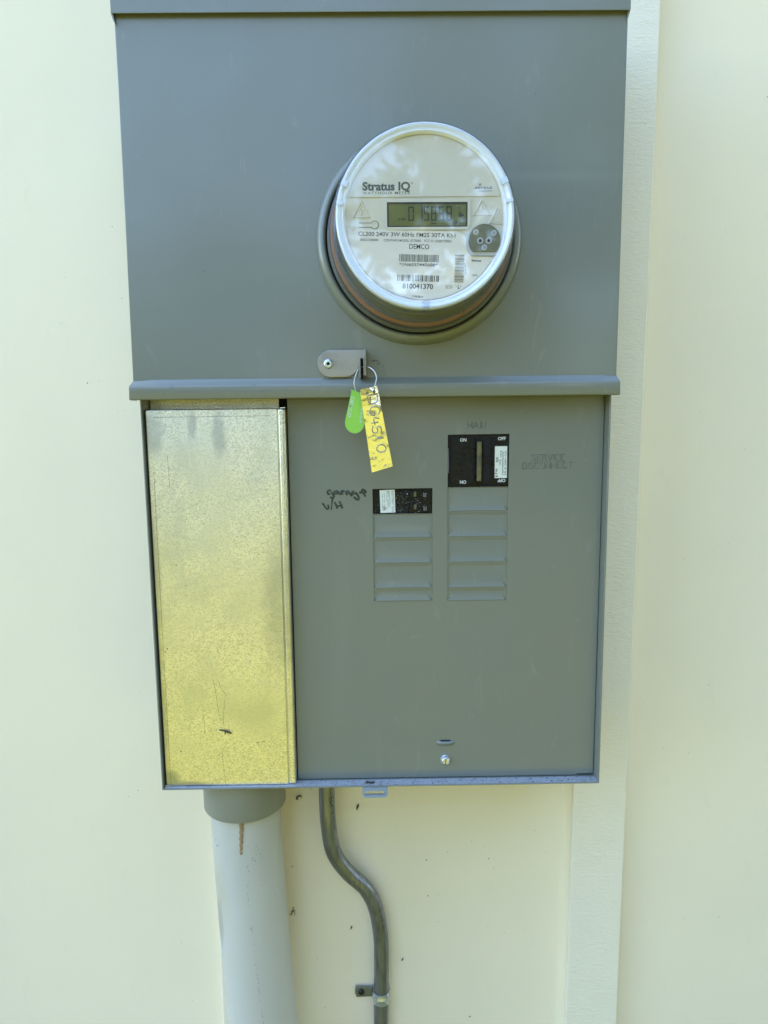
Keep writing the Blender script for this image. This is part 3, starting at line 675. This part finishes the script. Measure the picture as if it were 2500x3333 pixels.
    bm = NB(); text(bm, 'kW h', 56.2, 171.8, 6.8, 2.7, 0, Y - .12, bold=.02); finish('unit_lettering', fit(bm), 'lcdseg', lcd, smooth=0)
    bm = NB(); text(bm, 'tb 240', 12.0, 175.4, 5.9, 1.6, 0, Y - .12, bold=.02); finish('unit_lettering', fit(bm), 'lcdseg', lcd, smooth=0); bm = NB()
    box(bm, 38.6, 43.3, Y - .2, Y - .1, 172.2, 172.9); finish('underline_mark', fit(bm), 'lcdseg', lcd, smooth=0); bm = NB()
    prism(bm, circle(62.2, 178.8, 1.5, 16), Y - .2, Y - .1); prism(bm, [(63.6, 180.2), (65.5, 178.8), (63.6, 177.4)], Y - .2, Y - .1); prism(bm, [(61.0, 180.6), (62.3, 181.8), (63.6, 180.6)], Y - .2, Y - .1)
    finish('arrow_symbol', fit(bm), 'lcdseg', lcd, smooth=0)
    bm = NB(); prism(bm, circle(61.2, 184.4, 1.3, 16), Y - .2, Y - .1, holes=[circle(61.2, 184.4, .8, 12)]); finish('clock_symbol', fit(bm), 'lcdfaint', lcd, smooth=0)
    # printed words on the upper field
    bm = NB(); y = Y - .57
    text(bm, 'Stratus IQ', -16.1, 198.3, 38.2, 6.0, -.2, y, bold=.04); text(bm, 'TM', 22.5, 203.0, 1.7, .9, 0, y, bold=.02)
    text(bm, 'WATTHOUR METER', -16.1, 195.2, 38.2, 2.0, -.2, y, bold=.004, spacing=1.25)
    finish('brand_lettering', fit(bm), 'inkgrey', face, smooth=0); bm = NB()
    text(bm, 'sensus', 74.0, 198.7, 13.8, 2.4, -.3, y, bold=.012); text(bm, 'a xylem brand', 76.9, 196.6, 10.9, 1.2, -.3, y, bold=.012)
    for k in range(3): box(bm, 77.2 + .0, 78.9, y - .08, y, 201.2 + k * .55, 201.55 + k * .55)
    box(bm, 72.9, 73.3, y - .08, y, 198.7, 199.1)
    finish('brand_lettering', fit(bm), 'inkgrey', face, smooth=0)
    # raised warning triangles
    def tri(pts, extra):
        bm = NB(); n = 3; cx = sum(p[0] for p in pts) / 3; cz = sum(p[1] for p in pts) / 3
        P = [(x, Y + .25, z) for x, z in pts] + [(pts[0][0], Y + .25, pts[0][1])]
        tube(bm, P, .75, 8, 1.0)
        for e, r in extra: tube(bm, [(x, Y + .2, z) for x, z in e], r, 6, 1.0)
        finish('warning_symbol', fit(bm), 'white', face, smooth=50)
    tri([(-17.2, 190.0), (-23.6, 177.8), (-10.4, 177.7)], [([(-17.0, 187.0), (-18.6, 183.4), (-16.2, 183.8), (-17.6, 179.6)], .5)])
    tri([(79.8, 190.6), (73.0, 178.7), (86.5, 178.6)], [([(79.7, 187.4), (79.7, 182.4)], .6), ([(79.7, 180.9), (79.7, 180.3)], .6)])
    tri([(92.0, 183.7), (86.0, 172.2), (97.0, 171.9)], [([(90.3 + k * 1.8, 179.6), (89.7 + k * 1.8, 178.2), (90.5 + k * 1.8, 176.8), (89.9 + k * 1.8, 175.6)], .35) for k in range(3)] + [([(88.9, 173.9), (94.6, 173.8)], .4)])
    bm = NB()
    yk = Y + .28
    def flatline(bm, pts, w):
        for (x0, z0), (x1, z1) in zip(pts, pts[1:]):
            d = Vector((x1 - x0, z1 - z0)); d.normalize(); nx, nz = -d.y * w, d.x * w
            vs = [bm.verts.new(q) for q in ((x0 + nx, yk, z0 + nz), (x0 - nx, yk, z0 - nz), (x1 - nx, yk, z1 - nz), (x1 + nx, yk, z1 + nz))]
            f = bm.faces.new(vs); f.normal_update()
            if f.normal.y > 0: f.normal_flip()
    yk = Y + .2
    a = circle(-6.6, 171.9, 3.2, 26, 152, -152)
    flatline(bm, [(-19.4, 173.5), (-10.6, 173.5)] + a + [(-10.6, 170.2), (-19.4, 170.2)], .24)
    finish('dial_symbol', fit(bm), 'ink', face, smooth=0)
    bm = NB(); lathe(bm, -6.6, 171.9, [(2.4, Y + .35), (2.3, Y - .2), (1.9, Y - .3), (1.6, Y + .1), (0, Y + .2)], 28); finish('calibration_button', fit(bm), 'white', face, smooth=50)
    # rating label, a hair askew
    yl = Y - .32
    lab = [(-24.0, 167.2), (-22.0, 168.9), (60.5, 166.2), (65.2, 163.9), (67.2, 160.0), (67.6, 152.0), (70.6, 147.9), (74, 146.8), (87.6, 146.2), (90.0, 144.9), (89.8, 142.8)] + circle(FX, FZ, 62.9, 54, -32, -175)
    bm = NB(); prism(bm, lab, yl, Y + .25, bev=.12, seg=1); lb = finish('rating_label', fit(bm), 'whitelabel', m, smooth=0)
    bm = NB(); y = yl - .02
    text(bm, 'CL200 240V 3W 60Hz FM2S 30TA Kh1', -20.0, 163.7, 78.4, 3.1, -1.6, y, bold=.008)
    text(bm, 'B02G1300000', -18.1, 159.7, 14.2, 1.75, -1.6, y, bold=.004); text(bm, 'CONTAINS MODEL: IDTB005', .5, 159.1, 30.1, 1.85, -1.5, y, bold=.004); text(bm, 'FCC ID: SDBIDTB005', 33.3, 158.3, 22, 1.85, -1.5, y, bold=.004)
    text(bm, 'DEMCO', 21.1, 153.2, 16.1, 3.7, -1.7, y, bold=.006); text(bm, '*1N6037445688*', 12.9, 139.9, 31.1, 2.3, -1.5, y, bold=.012)
    text(bm, '810041370', 15.3, 122.3, 25, 3.7, -1.9, y, bold=.022); text(bm, 'TYPE BSA4', 23.1, 114.9, 9.1, 1.6, -1.8, y, bold=.012)
    text(bm, '76441457', 67.4, 132.5, 9.1, 1.4, 92.6, y); text(bm, 'Sensus', 71.6, 142.8, 7.7, 2.0, -2.2, y, bold=.018); text(bm, '05/21', 72.4, 131.4, 4, 1.3, -2.2, y, bold=.01)
    finish('label_print', fit(bm), 'ink', lb, smooth=0)
    def bars(p0, p1, h, n, wide, seed):
        rnd = random.Random(seed); bm = NB(); d = Vector((p1[0] - p0[0], p1[1] - p0[1])); L = d.length; d.normalize(); up = Vector((-d.y, d.x)); x = 0
        ws = [rnd.choice(wide) for _ in range(2 * n - 1)]; s = L / sum(ws)
        for i, w in enumerate(ws):
            w *= s
            if i % 2 == 0:
                q = [Vector(p0) + d * x, Vector(p0) + d * (x + w), Vector(p0) + d * (x + w) + up * h, Vector(p0) + d * x + up * h]
                f = bm.faces.new([bm.verts.new((a.x, y - .05, a.y)) for a in q]); f.normal_update()
                if f.normal.y > 0: f.normal_flip()
            x += w
        finish('barcode', fit(bm), 'barink', lb, smooth=0)
    bars((12.7, 143.4), (44.6, 142.4), 5.7, 46, (1, 1, 1, 2), 3); bars((11.2, 128.2), (44.9, 127.1), 4.9, 30, (1, 1, 2, 3), 5); bars((65.0, 126.3), (65.9, 148.0), 7.6, 44, (1, 1, 2), 8)
    bm = NB()
    for x, z, r in ((61.3, 125.6, .28), (61.2, 124.2, .42), (58.7, 124.8, .28), (63.8, 124.8, .28), (59.8, 123.5, .42), (62.7, 123.5, .42), (61.1, 122.0, .75)): prism(bm, circle(x, z, r, 14), y - .06, y)
    prism(bm, rrect(50.3, 56.0, 121.9, 124.3, .4, 3), y - .06, y, holes=[rrect(50.5, 55.8, 122.1, 124.1, .3, 3)])
    for x in (51.7, 54.6): prism(bm, circle(x, 123.0, .55, 12), y - .06, y, holes=[circle(x, 123, .33, 10)])
    flat = [(52.2, 122.95), (54.1, 123.4)]; yk2 = y - .06
    prism(bm, [(52.2, 122.85), (54.1, 123.3), (54.1, 123.45), (52.2, 123.0)], y - .06, y)
    finish('label_symbols', fit(bm), 'ink', lb, smooth=0)
    # optical port: brass plate with a flat foot and five clear studs
    bm = NB(); pc = (81.6, 158.6); pr = 12.7
    out = circle(pc[0], pc[1], pr, 40, -42, 222)
    out2 = circle(pc[0] - .2, pc[1] - 1.4, pr + 1.7, 40, -44, 224)
    prism(bm, out2, Y - 1.6, Y - .1, bev=.5, seg=2); ps = finish('port_seat', fit(bm), 'lensring', m, smooth=40)
    bm = NB(); prism(bm, out, Y - 3.2, Y - 1.6, bev=.35, seg=2); pt = finish('optical_port', fit(bm), 'port', m, smooth=40)
    for x, z, r, deep in ((74.6, 164.8, 1.75, 0), (89.0, 164.2, 1.75, 0), (78.0, 158.2, 2.0, 1), (84.8, 158.2, 2.0, 1), (81.4, 153.0, 1.75, 0)):
        bm = NB(); lathe(bm, x, z, [(r + .55, Y - 3.15), (r + .45, Y - 3.75), (r, Y - 3.8), (r - .3, Y - 3.3)], 24); lathe(bm, x, z, [(r - .2, Y - 3.3), (r * .6, Y - 3.6), (0, Y - 3.7)], 24)
        finish('port_stud', fit(bm), ['lensring'], pt, smooth=50)
        bm = NB(); prism(bm, circle(x, z - .1, r * .62, 20), Y - 3.86, Y - 3.6); finish('stud_lens', fit(bm), 'void' if deep else 'lens', pt)
    # the clear cover: side wall, bright rim bead, flat front
    bm = NB(); lathe(bm, CX, CZ, [(80.6, -165.4), (80.2, -171), (78.9, -174.6), (78.3, -180), (75.6, -184), (74.2, -190), (73.0, -214), (72.6, -221), (72.0, -225), (70.9, -227.3), (69.6, -228.6)], 160)
    cv = finish('clear_cover', bm, 'clearwall', m, smooth=60)
    bm = NB(); lathe(bm, CX, CZ, [(70.0, -228.2), (69.4, -229.4), (68.4, -229.9), (67.3, -229.2), (66.6, -228.0), (65.4, -227.6), (64.2, -228.0)], 160)
    finish('cover_rim', bm, 'clearrim', cv, smooth=60)
    bm = NB(); lathe(bm, CX, CZ, [(64.2, -228.0), (40, -228.3), (0, -228.5)], 160); finish('cover_window', bm, 'clear', cv, smooth=60)
    for ang, w in ((-89.5, 6.2), (158, 4.6), (23, 4.6), (171, 3), (10, 3)):
        a = R(ang); c = Vector((CX + 67 * math.cos(a), 0, CZ + 67 * math.sin(a))); bm = NB()
        box(bm, -w / 2, w / 2, -230.2, -224.5, -4.2 if w > 6 else -2.6, 3.0, bev=.5)
        if w > 6: lathe(bm, .3, -1.0, [(1.8, -230.1), (1.7, -230.9), (1.2, -230.9), (1.1, -230.2)], 24)
        rot = Matrix.Rotation(-(a - R(90) + (math.pi if w > 6 else 0)), 3, 'Y')
        if w > 6: rot = Matrix.Identity(3)
        for v in bm.verts:
            q = rot @ Vector((v.co.x, 0, v.co.z)); v.co = Vector((c.x + q.x, v.co.y, c.z + q.z))
        finish('cover_latch', bm, 'clearwall' if w > 6 else 'clearrim', cv, smooth=40)
build_meter()

# ---------------------------------------------------------------- seal, wire ring and metal tag hanging from the hasp
def build_tags():
    s = empty('security_seal', (-20, -163, 62), 'bright green plastic teardrop seal on a thin wire ring hanging from the hasp', 'security seal')
    cx = lambda p: p
    out = [(-29.0, 42.9), (-21.4, 39.9), (-19.4, 30.5), (-18.6, 22.0), (-17.9, 12.6), (-19.0, 9.2), (-21.6, 6.0), (-25.0, 4.4), (-27.9, 4.3), (-31.0, 5.3), (-33.8, 7.8), (-35.4, 11.0), (-35.6, 14.6), (-34.4, 20.5), (-31.5, 32)]
    bm = NB(); prism(bm, out, -166.6, -164.4, bev=.5, seg=2)
    prism(bm, [(-29.5, 43.4), (-21.0, 40.2), (-21.4, 39.0), (-29.8, 42.2)], -167.4, -163.8, bev=.3)
    sb = finish('seal_body', bm, 'green', s, smooth=40)
    bm = NB(); text(bm, 'DEMCO', -29.6, 36.8, 18.1, 2.7, -101, -166.65, bold=.006); text(bm, '8664', -20.9, 27.2, 13.6, 2.2, -97, -166.65)
    finish('seal_lettering', bm, 'whiteprint', sb, smooth=0)
    P = smoothpath([(-25.6, -165.4, 41.8), (-26.8, -165.8, 48.5), (-25.4, -166, 55), (-23.6, -165, 60), (-21.4, -162.6, 62.9), (-19.0, -160.6, 63.6), (-16.2, -160.8, 63.6), (-11.8, -164.4, 62.0), (-8.2, -167.4, 58.4), (-6.7, -169, 53.3), (-8.0, -170.8, 47.2), (-10.2, -172.6, 41.0)], 6)
    bm = NB(); tube(bm, P, .42, 10); finish('wire_ring', bm, 'wire', s, smooth=60)
    t = empty('metal_tag', (-14, -172, 44), 'shiny aluminium strip tag stamped DG4510 hanging on the wire ring over the seal', 'tag')
    # a bent strip: corners measured, with a soft roll in the upper half
    A, B, C, D = Vector((-21.6, 42.7)), Vector((-6.2, 46.1)), Vector((7.0, -25.9)), Vector((-12.0, -31.4)); nu, nv = 14, 44
    def pos(u, v):
        p = (A * (1 - u) + B * u) * (1 - v) + (D * (1 - u) + C * u) * v
        y = -174.6 - .6 * math.exp(-((v - .30) / .10) ** 2) * u + 2.4 * math.exp(-(v / .22) ** 2) * u + .5 * math.sin(v * 4.2) + .4 * math.sin(u * 3 + v * 2.5) + 9.0 * v
        return Vector((p.x, y, p.y))
    bm = NB(); F = [[bm.verts.new(pos(i / nu, j / nv)) for i in range(nu + 1)] for j in range(nv + 1)]
    Bk = [[bm.verts.new(pos(i / nu, j / nv) + Vector((0, .45, 0))) for i in range(nu + 1)] for j in range(nv + 1)]
    for j in range(nv):
        for i in range(nu):
            bm.faces.new((F[j][i], F[j + 1][i], F[j + 1][i + 1], F[j][i + 1])); bm.faces.new((Bk[j][i], Bk[j][i + 1], Bk[j + 1][i + 1], Bk[j + 1][i]))
    for j in range(nv):
        for i in (0, nu): bm.faces.new((F[j][i], Bk[j][i], Bk[j + 1][i], F[j + 1][i]))
    for i in range(nu):
        for j in (0, nv): bm.faces.new((F[j][i], F[j][i + 1], Bk[j][i + 1], Bk[j][i]))
    bmesh.ops.recalc_face_normals(bm, faces=bm.faces)
    tg = finish('tag_strip', bm, 'tag', t, smooth=50)
    bm = NB()
    for ch, u, v, w, h in (('D', .62, .14, 7.4, 8.5), ('G', .62, .285, 7.0, 8.5), ('4', .55, .405, 6.0, 8.0), ('5', .55, .51, 6.0, 8.0), ('1', .62, .62, 2.2, 8.0), ('0', .62, .745, 6.6, 8.0)):
        c = pos(u, v); S = STROKE[ch]; ww = max(p[0] for l in S for p in l); ang = R(-84)
        for l in S:
            pts = []
            for a, b in l:
                x_, z_ = (a / ww - .5) * w if ch != '1' else 0, (b - .5) * h
                X, Z = x_ * math.cos(ang) - z_ * math.sin(ang), x_ * math.sin(ang) + z_ * math.cos(ang)
                # sit on the bent surface: invert roughly through v
                vv = v - Z / 73.0; uu = u + (X - Z * .14) / 18.0
                q = pos(min(max(uu, 0), 1), min(max(vv, 0), 1)); pts.append((c.x + X, q.y + .05, c.z + Z))
            tube(bm, smoothpath(pts, 3), .62, 8, .75)
    finish('stamped_number', bm, 'steel', tg, smooth=180)
    bm = NB(); q = pos(.38, .055)
    lathe(bm, q.x, q.z, [(1.15, q.y + .1), (1.0, q.y - .35), (.6, q.y - .35), (.5, q.y)], 16); finish('punched_hole', bm, 'lever', tg)
    bm = NB(); q = pos(.78, .055); prism(bm, rrect(q.x - .9, q.x + .5, q.z - 2.2, q.z + 1.0, .5, 3), q.y - .12, q.y + .1); finish('ring_hole', bm, 'void', tg)
build_tags()

# ---------------------------------------------------------------- pipes
def build_pipes():
    p = empty('plastic_conduit', (-155, -90, -350), 'thick pale grey plastic conduit rising into a darker grey coupling under the cabinet', 'pipe')
    path = smoothpath([(-155.2, -88, -352), (-154.6, -88, -420), (-152.8, -88, -480), (-150.6, -88, -545), (-147.6, -88, -600), (-143.4, -88, -680), (-138.5, -88, -760), (-131, -86, -900), (-126, -84, -1100), (-124, -84, -1449)], 8)
    bm = NB(); tube(bm, path, 37.6, 72); finish('pipe', bm, 'pvc', p, smooth=60)
    bm = NB(); prof = [(37.7, -348.2), (43.6, -348.2), (43.6, -392.4), (43.0, -393.4), (38.0, -393.6)]; rings = []
    for i in range(96):
        a = 2 * math.pi * i / 96; rings.append([bm.verts.new((-155 + r * math.cos(a), -88 + r * math.sin(a), z)) for r, z in prof])
    for i in range(96):
        for j in range(len(prof) - 1): bm.faces.new((rings[i][j], rings[(i + 1) % 96][j], rings[(i + 1) % 96][j + 1], rings[i][j + 1]))
    bmesh.ops.recalc_face_normals(bm, faces=bm.faces); finish('coupling', bm, 'coupling', p, smooth=50)
    # scuffs along the pipe
    bm = NB()
    def front(x, z, lift=.05):
        c = min(path, key=lambda q: abs(q.z - z)); dx = x - c.x; dx = max(-36, min(36, dx)); return (x, c.y - math.sqrt(37.6 ** 2 - dx * dx) - lift, z)
    for i in range(70):
        z = random.uniform(-695, -470) if i < 40 else random.uniform(-470, -415); x = (-150 - (z + 470) * .075 + random.gauss(0, .25)) if i < 40 else random.uniform(-150, -132)
        if i >= 62: x = random.uniform(-185, -178)
        L = random.uniform(.8, 3.2); dx = .08 * L if i < 40 else random.uniform(-.8, .8) * L
        tube(bm, [front(x, z), front(x + dx, z - L)], random.uniform(.12, .32), 4, .3)
    finish('scuff', bm, 'coupling', p, kind='stuff')
    md = NB(); P = [front(-152.0 - .055 * (-394 - z) + .35 * math.sin(z * .9), z, .2) for z in [-393.5 - k * 2 for k in range(20)]]
    tube(md, P, [2.6 - .07 * k + random.uniform(-.15, .15) for k in range(19)] + [1.1], 12, .5)
    tag(finish('mud_tube', md, 'mud', origin=(-152, -126, -394)), 'thin brown tapering insect mud tube stuck to the pale plastic conduit below its coupling', 'mud tube')

    e = empty('steel_conduit', (-70, -30, -348), 'thin galvanised steel conduit with a double bend leading down from the cabinet', 'pipe')
    f = .9873; ctr = [(-72.2, -320), (-72.1, -400), (-72.0, -436), (-70.9, -465), (-65.5, -500), (-49.5, -526), (-27.5, -549), (-15.6, -576), (-10.2, -612), (-9.6, -645), (-10.6, -700), (-11.4, -760), (-13, -900), (-15, -1150), (-15, -1460)]
    def cy(z): t = max(0, min(1, (-455 - z) / 150)); t = t * t * (3 - 2 * t); return -32 * (1 - t) - 11 * t
    cp = smoothpath([(-7 + (x + 7) * (804.7 + cy(z)) / 784.7, cy(z), 19.2 + (z - 19.2) * (804.7 + cy(z)) / 784.7) for x, z in ctr], 10); cp = [Vector((q.x, q.y, max(q.z, -1449))) for q in cp if q.z > -1452]
    bm = NB(); tube(bm, cp, 9.25, 40); EY = 11; ep = finish('conduit_tube', bm, 'zinc', e, smooth=60)
    bm = NB(); zt = -352.5
    for i, z in enumerate((zt, zt - 60)): pass
    rings = []
    for i in range(40):
        a = 2 * math.pi * i / 40; rings.append([bm.verts.new((-71.2 + r * math.cos(a), -32 + r * math.sin(a), z)) for r, z in ((9.3, -401.5), (10.3, -401.2), (10.4, -399), (10.4, -349))])
    for i in range(40):
        for j in range(3): bm.faces.new((rings[i][j], rings[(i + 1) % 40][j], rings[(i + 1) % 40][j + 1], rings[i][j + 1]))
    bmesh.ops.recalc_face_normals(bm, faces=bm.faces); finish('connector_collar', bm, 'zinc', e, smooth=50)
    # printed line that follows the bend
    acc = [0]
    for a, b in zip(cp, cp[1:]): acc.append(acc[-1] + (b - a).length)
    def on(s0, th0):
        def fn(a, b):
            s = s0 + a; i = max(0, min(len(cp) - 2, next((k for k in range(len(acc) - 1) if acc[k + 1] >= s), len(acc) - 2)))
            t = (s - acc[i]) / max(acc[i + 1] - acc[i], 1e-6); q = cp[i].lerp(cp[i + 1], t); T = (cp[i + 1] - cp[i]).normalized(); N = Vector((-T.z, 0, T.x)) * 1
            th = th0 - b / 9.3
            return q + (Vector((0, -1, 0)) * math.cos(th) + N * math.sin(th)) * 9.33
        return fn
    s1 = next(a for a, q in zip(acc, cp) if q.z < -417)
    for w, L, h, ds, th in (('PULL', 44, 5.2, 0, .95), ('J', 3, 4, 68, .75), ('1/2" E', 20, 4.4, 90, .55), ('F', 3.5, 4.2, 122, .5), ('E M T', 30, 3.6, 175, .9)):
        bm = NB(); text(bm, w, 0, 0, L, h, place=on(s1 + ds, th)); finish('printed_marking', bm, 'marker', ep, smooth=0)
    k = empty('conduit_strap', (-31, -1, -702), 'one-hole galvanised strap with a black screw holding the steel conduit to the wall', 'pipe strap')
    q = min(cp, key=lambda v: abs(v.z + 700)); X = q.x
    bm = NB(); n = 26; rows = []
    for j, (z, dr) in enumerate(((-694.2, .2), (-694.0, .9), (-698.6, 1.1), (-699.6, 1.9), (-701.6, 2.2), (-703.2, 1.6), (-704.6, .9), (-708.8, .9), (-709, .2))):
        pr = []
        for i in range(n + 1):
            a = math.pi * (1.12 - 1.24 * i / n); pr.append((X + (9.3 + dr) * math.cos(a), -11 - (9.3 + dr) * math.sin(a)))
        pr = [(X - 10.2 - dr, -1)] + pr + [(X + 9.6 + dr, -1.5)]
        rows.append([bm.verts.new((x, y, z)) for x, y in pr])
    for a, b in zip(rows, rows[1:]):
        for i in range(len(a) - 1): bm.faces.new((a[i], a[i + 1], b[i + 1], b[i]))
    bmesh.ops.recalc_face_normals(bm, faces=bm.faces)
    finish('strap_loop', bm, 'screw', k, smooth=45)
    bm = NB(); prism(bm, [(-42.6, -695.2), (-20.5, -695.8), (-20.5, -709.2), (-41.6, -710.0), (-43.6, -705), (-43.6, -700)], -4.2, -2.2, bev=.5)
    prism(bm, [(-30, -696.2), (-20.5, -696.2), (-20.5, -708.8), (-30, -708.8)], -4.9, -4.1, bev=.4); finish('strap_ear', bm, 'zinc', k)
    bm = NB(); lathe(bm, -35.8, -702.4, [(4.1, -4.1), (3.9, -5.4), (2.9, -6.4), (1.5, -6.6), (.9, -5.2), (0, -5.0)], 28); finish('screw_head', bm, 'blackscrew', k, smooth=50)
build_pipes()

# ---------------------------------------------------------------- insects and dirt
def build_bits():
    def rotm(a): return Matrix.Rotation(R(a), 3, 'Y')
    bm = NB(); y = -141.6
    ball(bm, (-164.0, y, -287.6), (3.6, .25, .85), 2, 1, rotm(10)); ball(bm, (-157.6, y, -289.6), (3.2, .25, 1.1), 2, 1, rotm(25)); ball(bm, (-160.8, y - .6, -288.6), (1.1, .9, .9), 2); ball(bm, (-161.2, y - .4, -290.4), (.6, .6, 1.3), 2)
    for a, b in (((-160, -287.2), (-158, -286.6)), ((-159, -287.8), (-156.4, -287)), ((-160.8, -289), (-161.8, -291.8)), ((-159.6, -289.4), (-158.6, -292)), ((-161, -288), (-162.6, -286.6))): tube(bm, [(a[0], y - .3, a[1]), (b[0], y - .1, b[1])], .13, 5)
    tag(finish('dead_fly', bm, ['insect', 'wing'], origin=(-161, -141, -288)), 'small dead fly with spread dark wings stuck on the galvanised cover', 'insect')
    bm = NB(); y = -141.3
    for pts in ([(-131.5, -300.6), (-129.5, -301), (-128.6, -303), (-129.2, -304.4)], [(-129.3, -301), (-126.8, -300.4)], [(-125.6, -301.4), (-124.6, -299.6), (-123, -300.2), (-122.0, -299.0)]): tube(bm, smoothpath([(a, y, b) for a, b in pts], 3), .17, 5)
    tag(finish('insect_leg_remains', bm, 'insect', origin=(-127, -141, -301)), 'thin curled dark insect legs left low on the galvanised cover, right of the dead fly', 'insect remains')
    bm = NB(); z = -345.4
    ball(bm, (-21.2, -140.6, z + .6), (1.3, 1.3, 1.3), 2, 0, rotm(5)); ball(bm, (-17.6, -140.8, z + .1), (2.9, 1.1, .95), 2, 0, rotm(6)); ball(bm, (-14.6, -140.4, z + .2), (1.1, .9, .9), 2)
    for a, b in (((-22, -141.6, z), (-24.4, -142.6, z - .4)), ((-15, -141, z + .6), (-17, -139, z + 2.0)), ((-19.6, -140.8, z + .8), (-19, -139, z + 2.2)), ((-14.2, -141.4, z), (-13.9, -143, z - .4)), ((-22, -140, z + .9), (-22.6, -138.6, z + 2.2))): tube(bm, [a, b], .16, 5)
    tag(finish('dead_beetle', bm, 'insect', origin=(-18, -141, -346)), 'small dead brown beetle on the dusty bottom ledge of the cabinet above the padlock loop', 'insect')
    bm = NB()
    tube(bm, smoothpath([(-110.4, -2, -441.6), (-109.6, -3, -438.6), (-107.4, -3, -437.2), (-105.2, -2, -437.8), (-104.6, -1.2, -439.6)], 4), [1.0] * 10 + [.6] * 7, 8); ball(bm, (-109.8, -2, -441.4), (1.5, 1, 1.5), 1)
    tag(finish('curled_caterpillar', bm, 'insect', origin=(-108, 0, -440)), 'small dark curled dead caterpillar on the wall between the plastic and steel conduits', 'insect')
    bm = NB(); tube(bm, smoothpath([(-35.4, -1.5, -449.6), (-36.4, -1.8, -453), (-37.3, -1.4, -456.6), (-37.2, -1, -458.4)], 4), [.5, .8, 1.1, 1.2, 1.3, 1.2, 1.1, .9, .7, .5, .4, .35, .3], 8)
    tag(finish('insect_casing', bm, 'insect', origin=(-36, 0, -453)), 'small upright brown insect casing on the wall below the cabinet, right of the steel conduit', 'insect')
    bm = NB()
    for pts, r in (([(-118.4, -586), (-119.6, -590), (-121.8, -597.6)], .45), ([(-117.6, -589.4), (-119.2, -592.4), (-123.6, -596)], .35), ([(-118.6, -591), (-116.6, -594.4), (-117.8, -597.2)], .3), ([(-119, -590), (-115.6, -591.4)], .25), ([(-119.8, -592), (-122.6, -591.2)], .22)): tube(bm, [(a, -1.2, b) for a, b in pts], r, 6)
    tag(finish('dried_insect', bm, 'redbug', origin=(-119, 0, -592)), 'reddish brown dried insect with splayed legs on the wall beside the plastic conduit', 'insect')
    for (x, z), lab in (((-46.9, -615.4), 'dark elongated insect dropping on the wall left of the steel conduit bend'), ((17.0, -661.0), 'dark elongated insect dropping on the wall right of the steel conduit')):
        bm = NB(); ball(bm, (x, -.9, z), (.8, .8, 2.4), 2, 0, rotm(25)); ball(bm, (x - .8, -.7, z - 1.8), (.5, .5, 1.0), 1, 0, rotm(25))
        tag(finish('insect_dropping', bm, 'insect', origin=(x, 0, z)), lab, 'insect dropping')
    bm = NB(); rnd = random.Random(11)
    fixed = [(125, -525.8, .9), (47.8, -526, .9), (49.7, -574.6, .9), (18.3, -591.6, .5), (102.6, -744.2, 1.2), (-118.3, -531.8, 1.2), (11, -480.9, .5), (181, -489, .5), (73.9, -516, .5), (-331, 60, .8), (-318, 62, .5), (-110, -405, .7), (-93, -430, .8), (-97, -452, .5)]
    for x, z, s in fixed: ball(bm, (x, -.2, z), (s * rnd.uniform(.5, 1), s * .5, s), 1, 0, rotm(rnd.uniform(0, 90)))
    for i in range(150):
        r = rnd.random()
        x, z = (rnd.uniform(-105, 205), rnd.uniform(-760, -400)) if r < .55 else ((rnd.uniform(-360, -235), rnd.uniform(-740, 380)) if r < .8 else (rnd.uniform(300, 420), rnd.uniform(-740, 380)))
        s = rnd.choice((.2, .22, .28, .35, .5)); ball(bm, (x, -.1, z), (s * rnd.uniform(.5, 1.3), s * .4, s), 1)
    finish('wall_specks', bm, 'speck', kind='stuff')
    bm = NB()
    for i in range(220):
        x = rnd.uniform(-88, 207); d = rnd.uniform(-144, -132.5); s = rnd.choice((.15, .2, .25, .4, .55)) * (1.5 if x > 150 and i % 3 == 0 else 1); ball(bm, (x, d, -346.2), (s * rnd.uniform(.7, 2), s, s * .5), 1)
    for i in range(60): s = rnd.choice((.12, .15, .25)); ball(bm, (rnd.uniform(-90, 208), -131.1, rnd.uniform(-344, 30)), (s, .15, s), 1)
    for x, z, s in ((-191.6, 46.3, .45), (-192.2, 48.6, .4), (-199, 42, .4), (-117, 48.5, .5)): ball(bm, (x, -158.2, z), (s, .2, s), 1)
    for x, z in ((135, 296), (-160, 150), (10, 92.0), (-8.4, 100)): ball(bm, (x, -150.1, z), (.5, .2, .5), 1)
    for x, z, s in ((-201, -120, .8), (-193, -140, .8), (-205, -160, .6), (-214, -203, .9), (-216, -206, .8), (-160, -225, .5), (-206, -309, 1.0), (-153, -302, .7), (-146, -328, .4), (-172, 0, .4), (-103.5, -70, .5)): ball(bm, (x, -141.1, z), (s, .2, s * .7), 1)
    finish('cabinet_specks', bm, 'speck', kind='stuff')
build_bits()
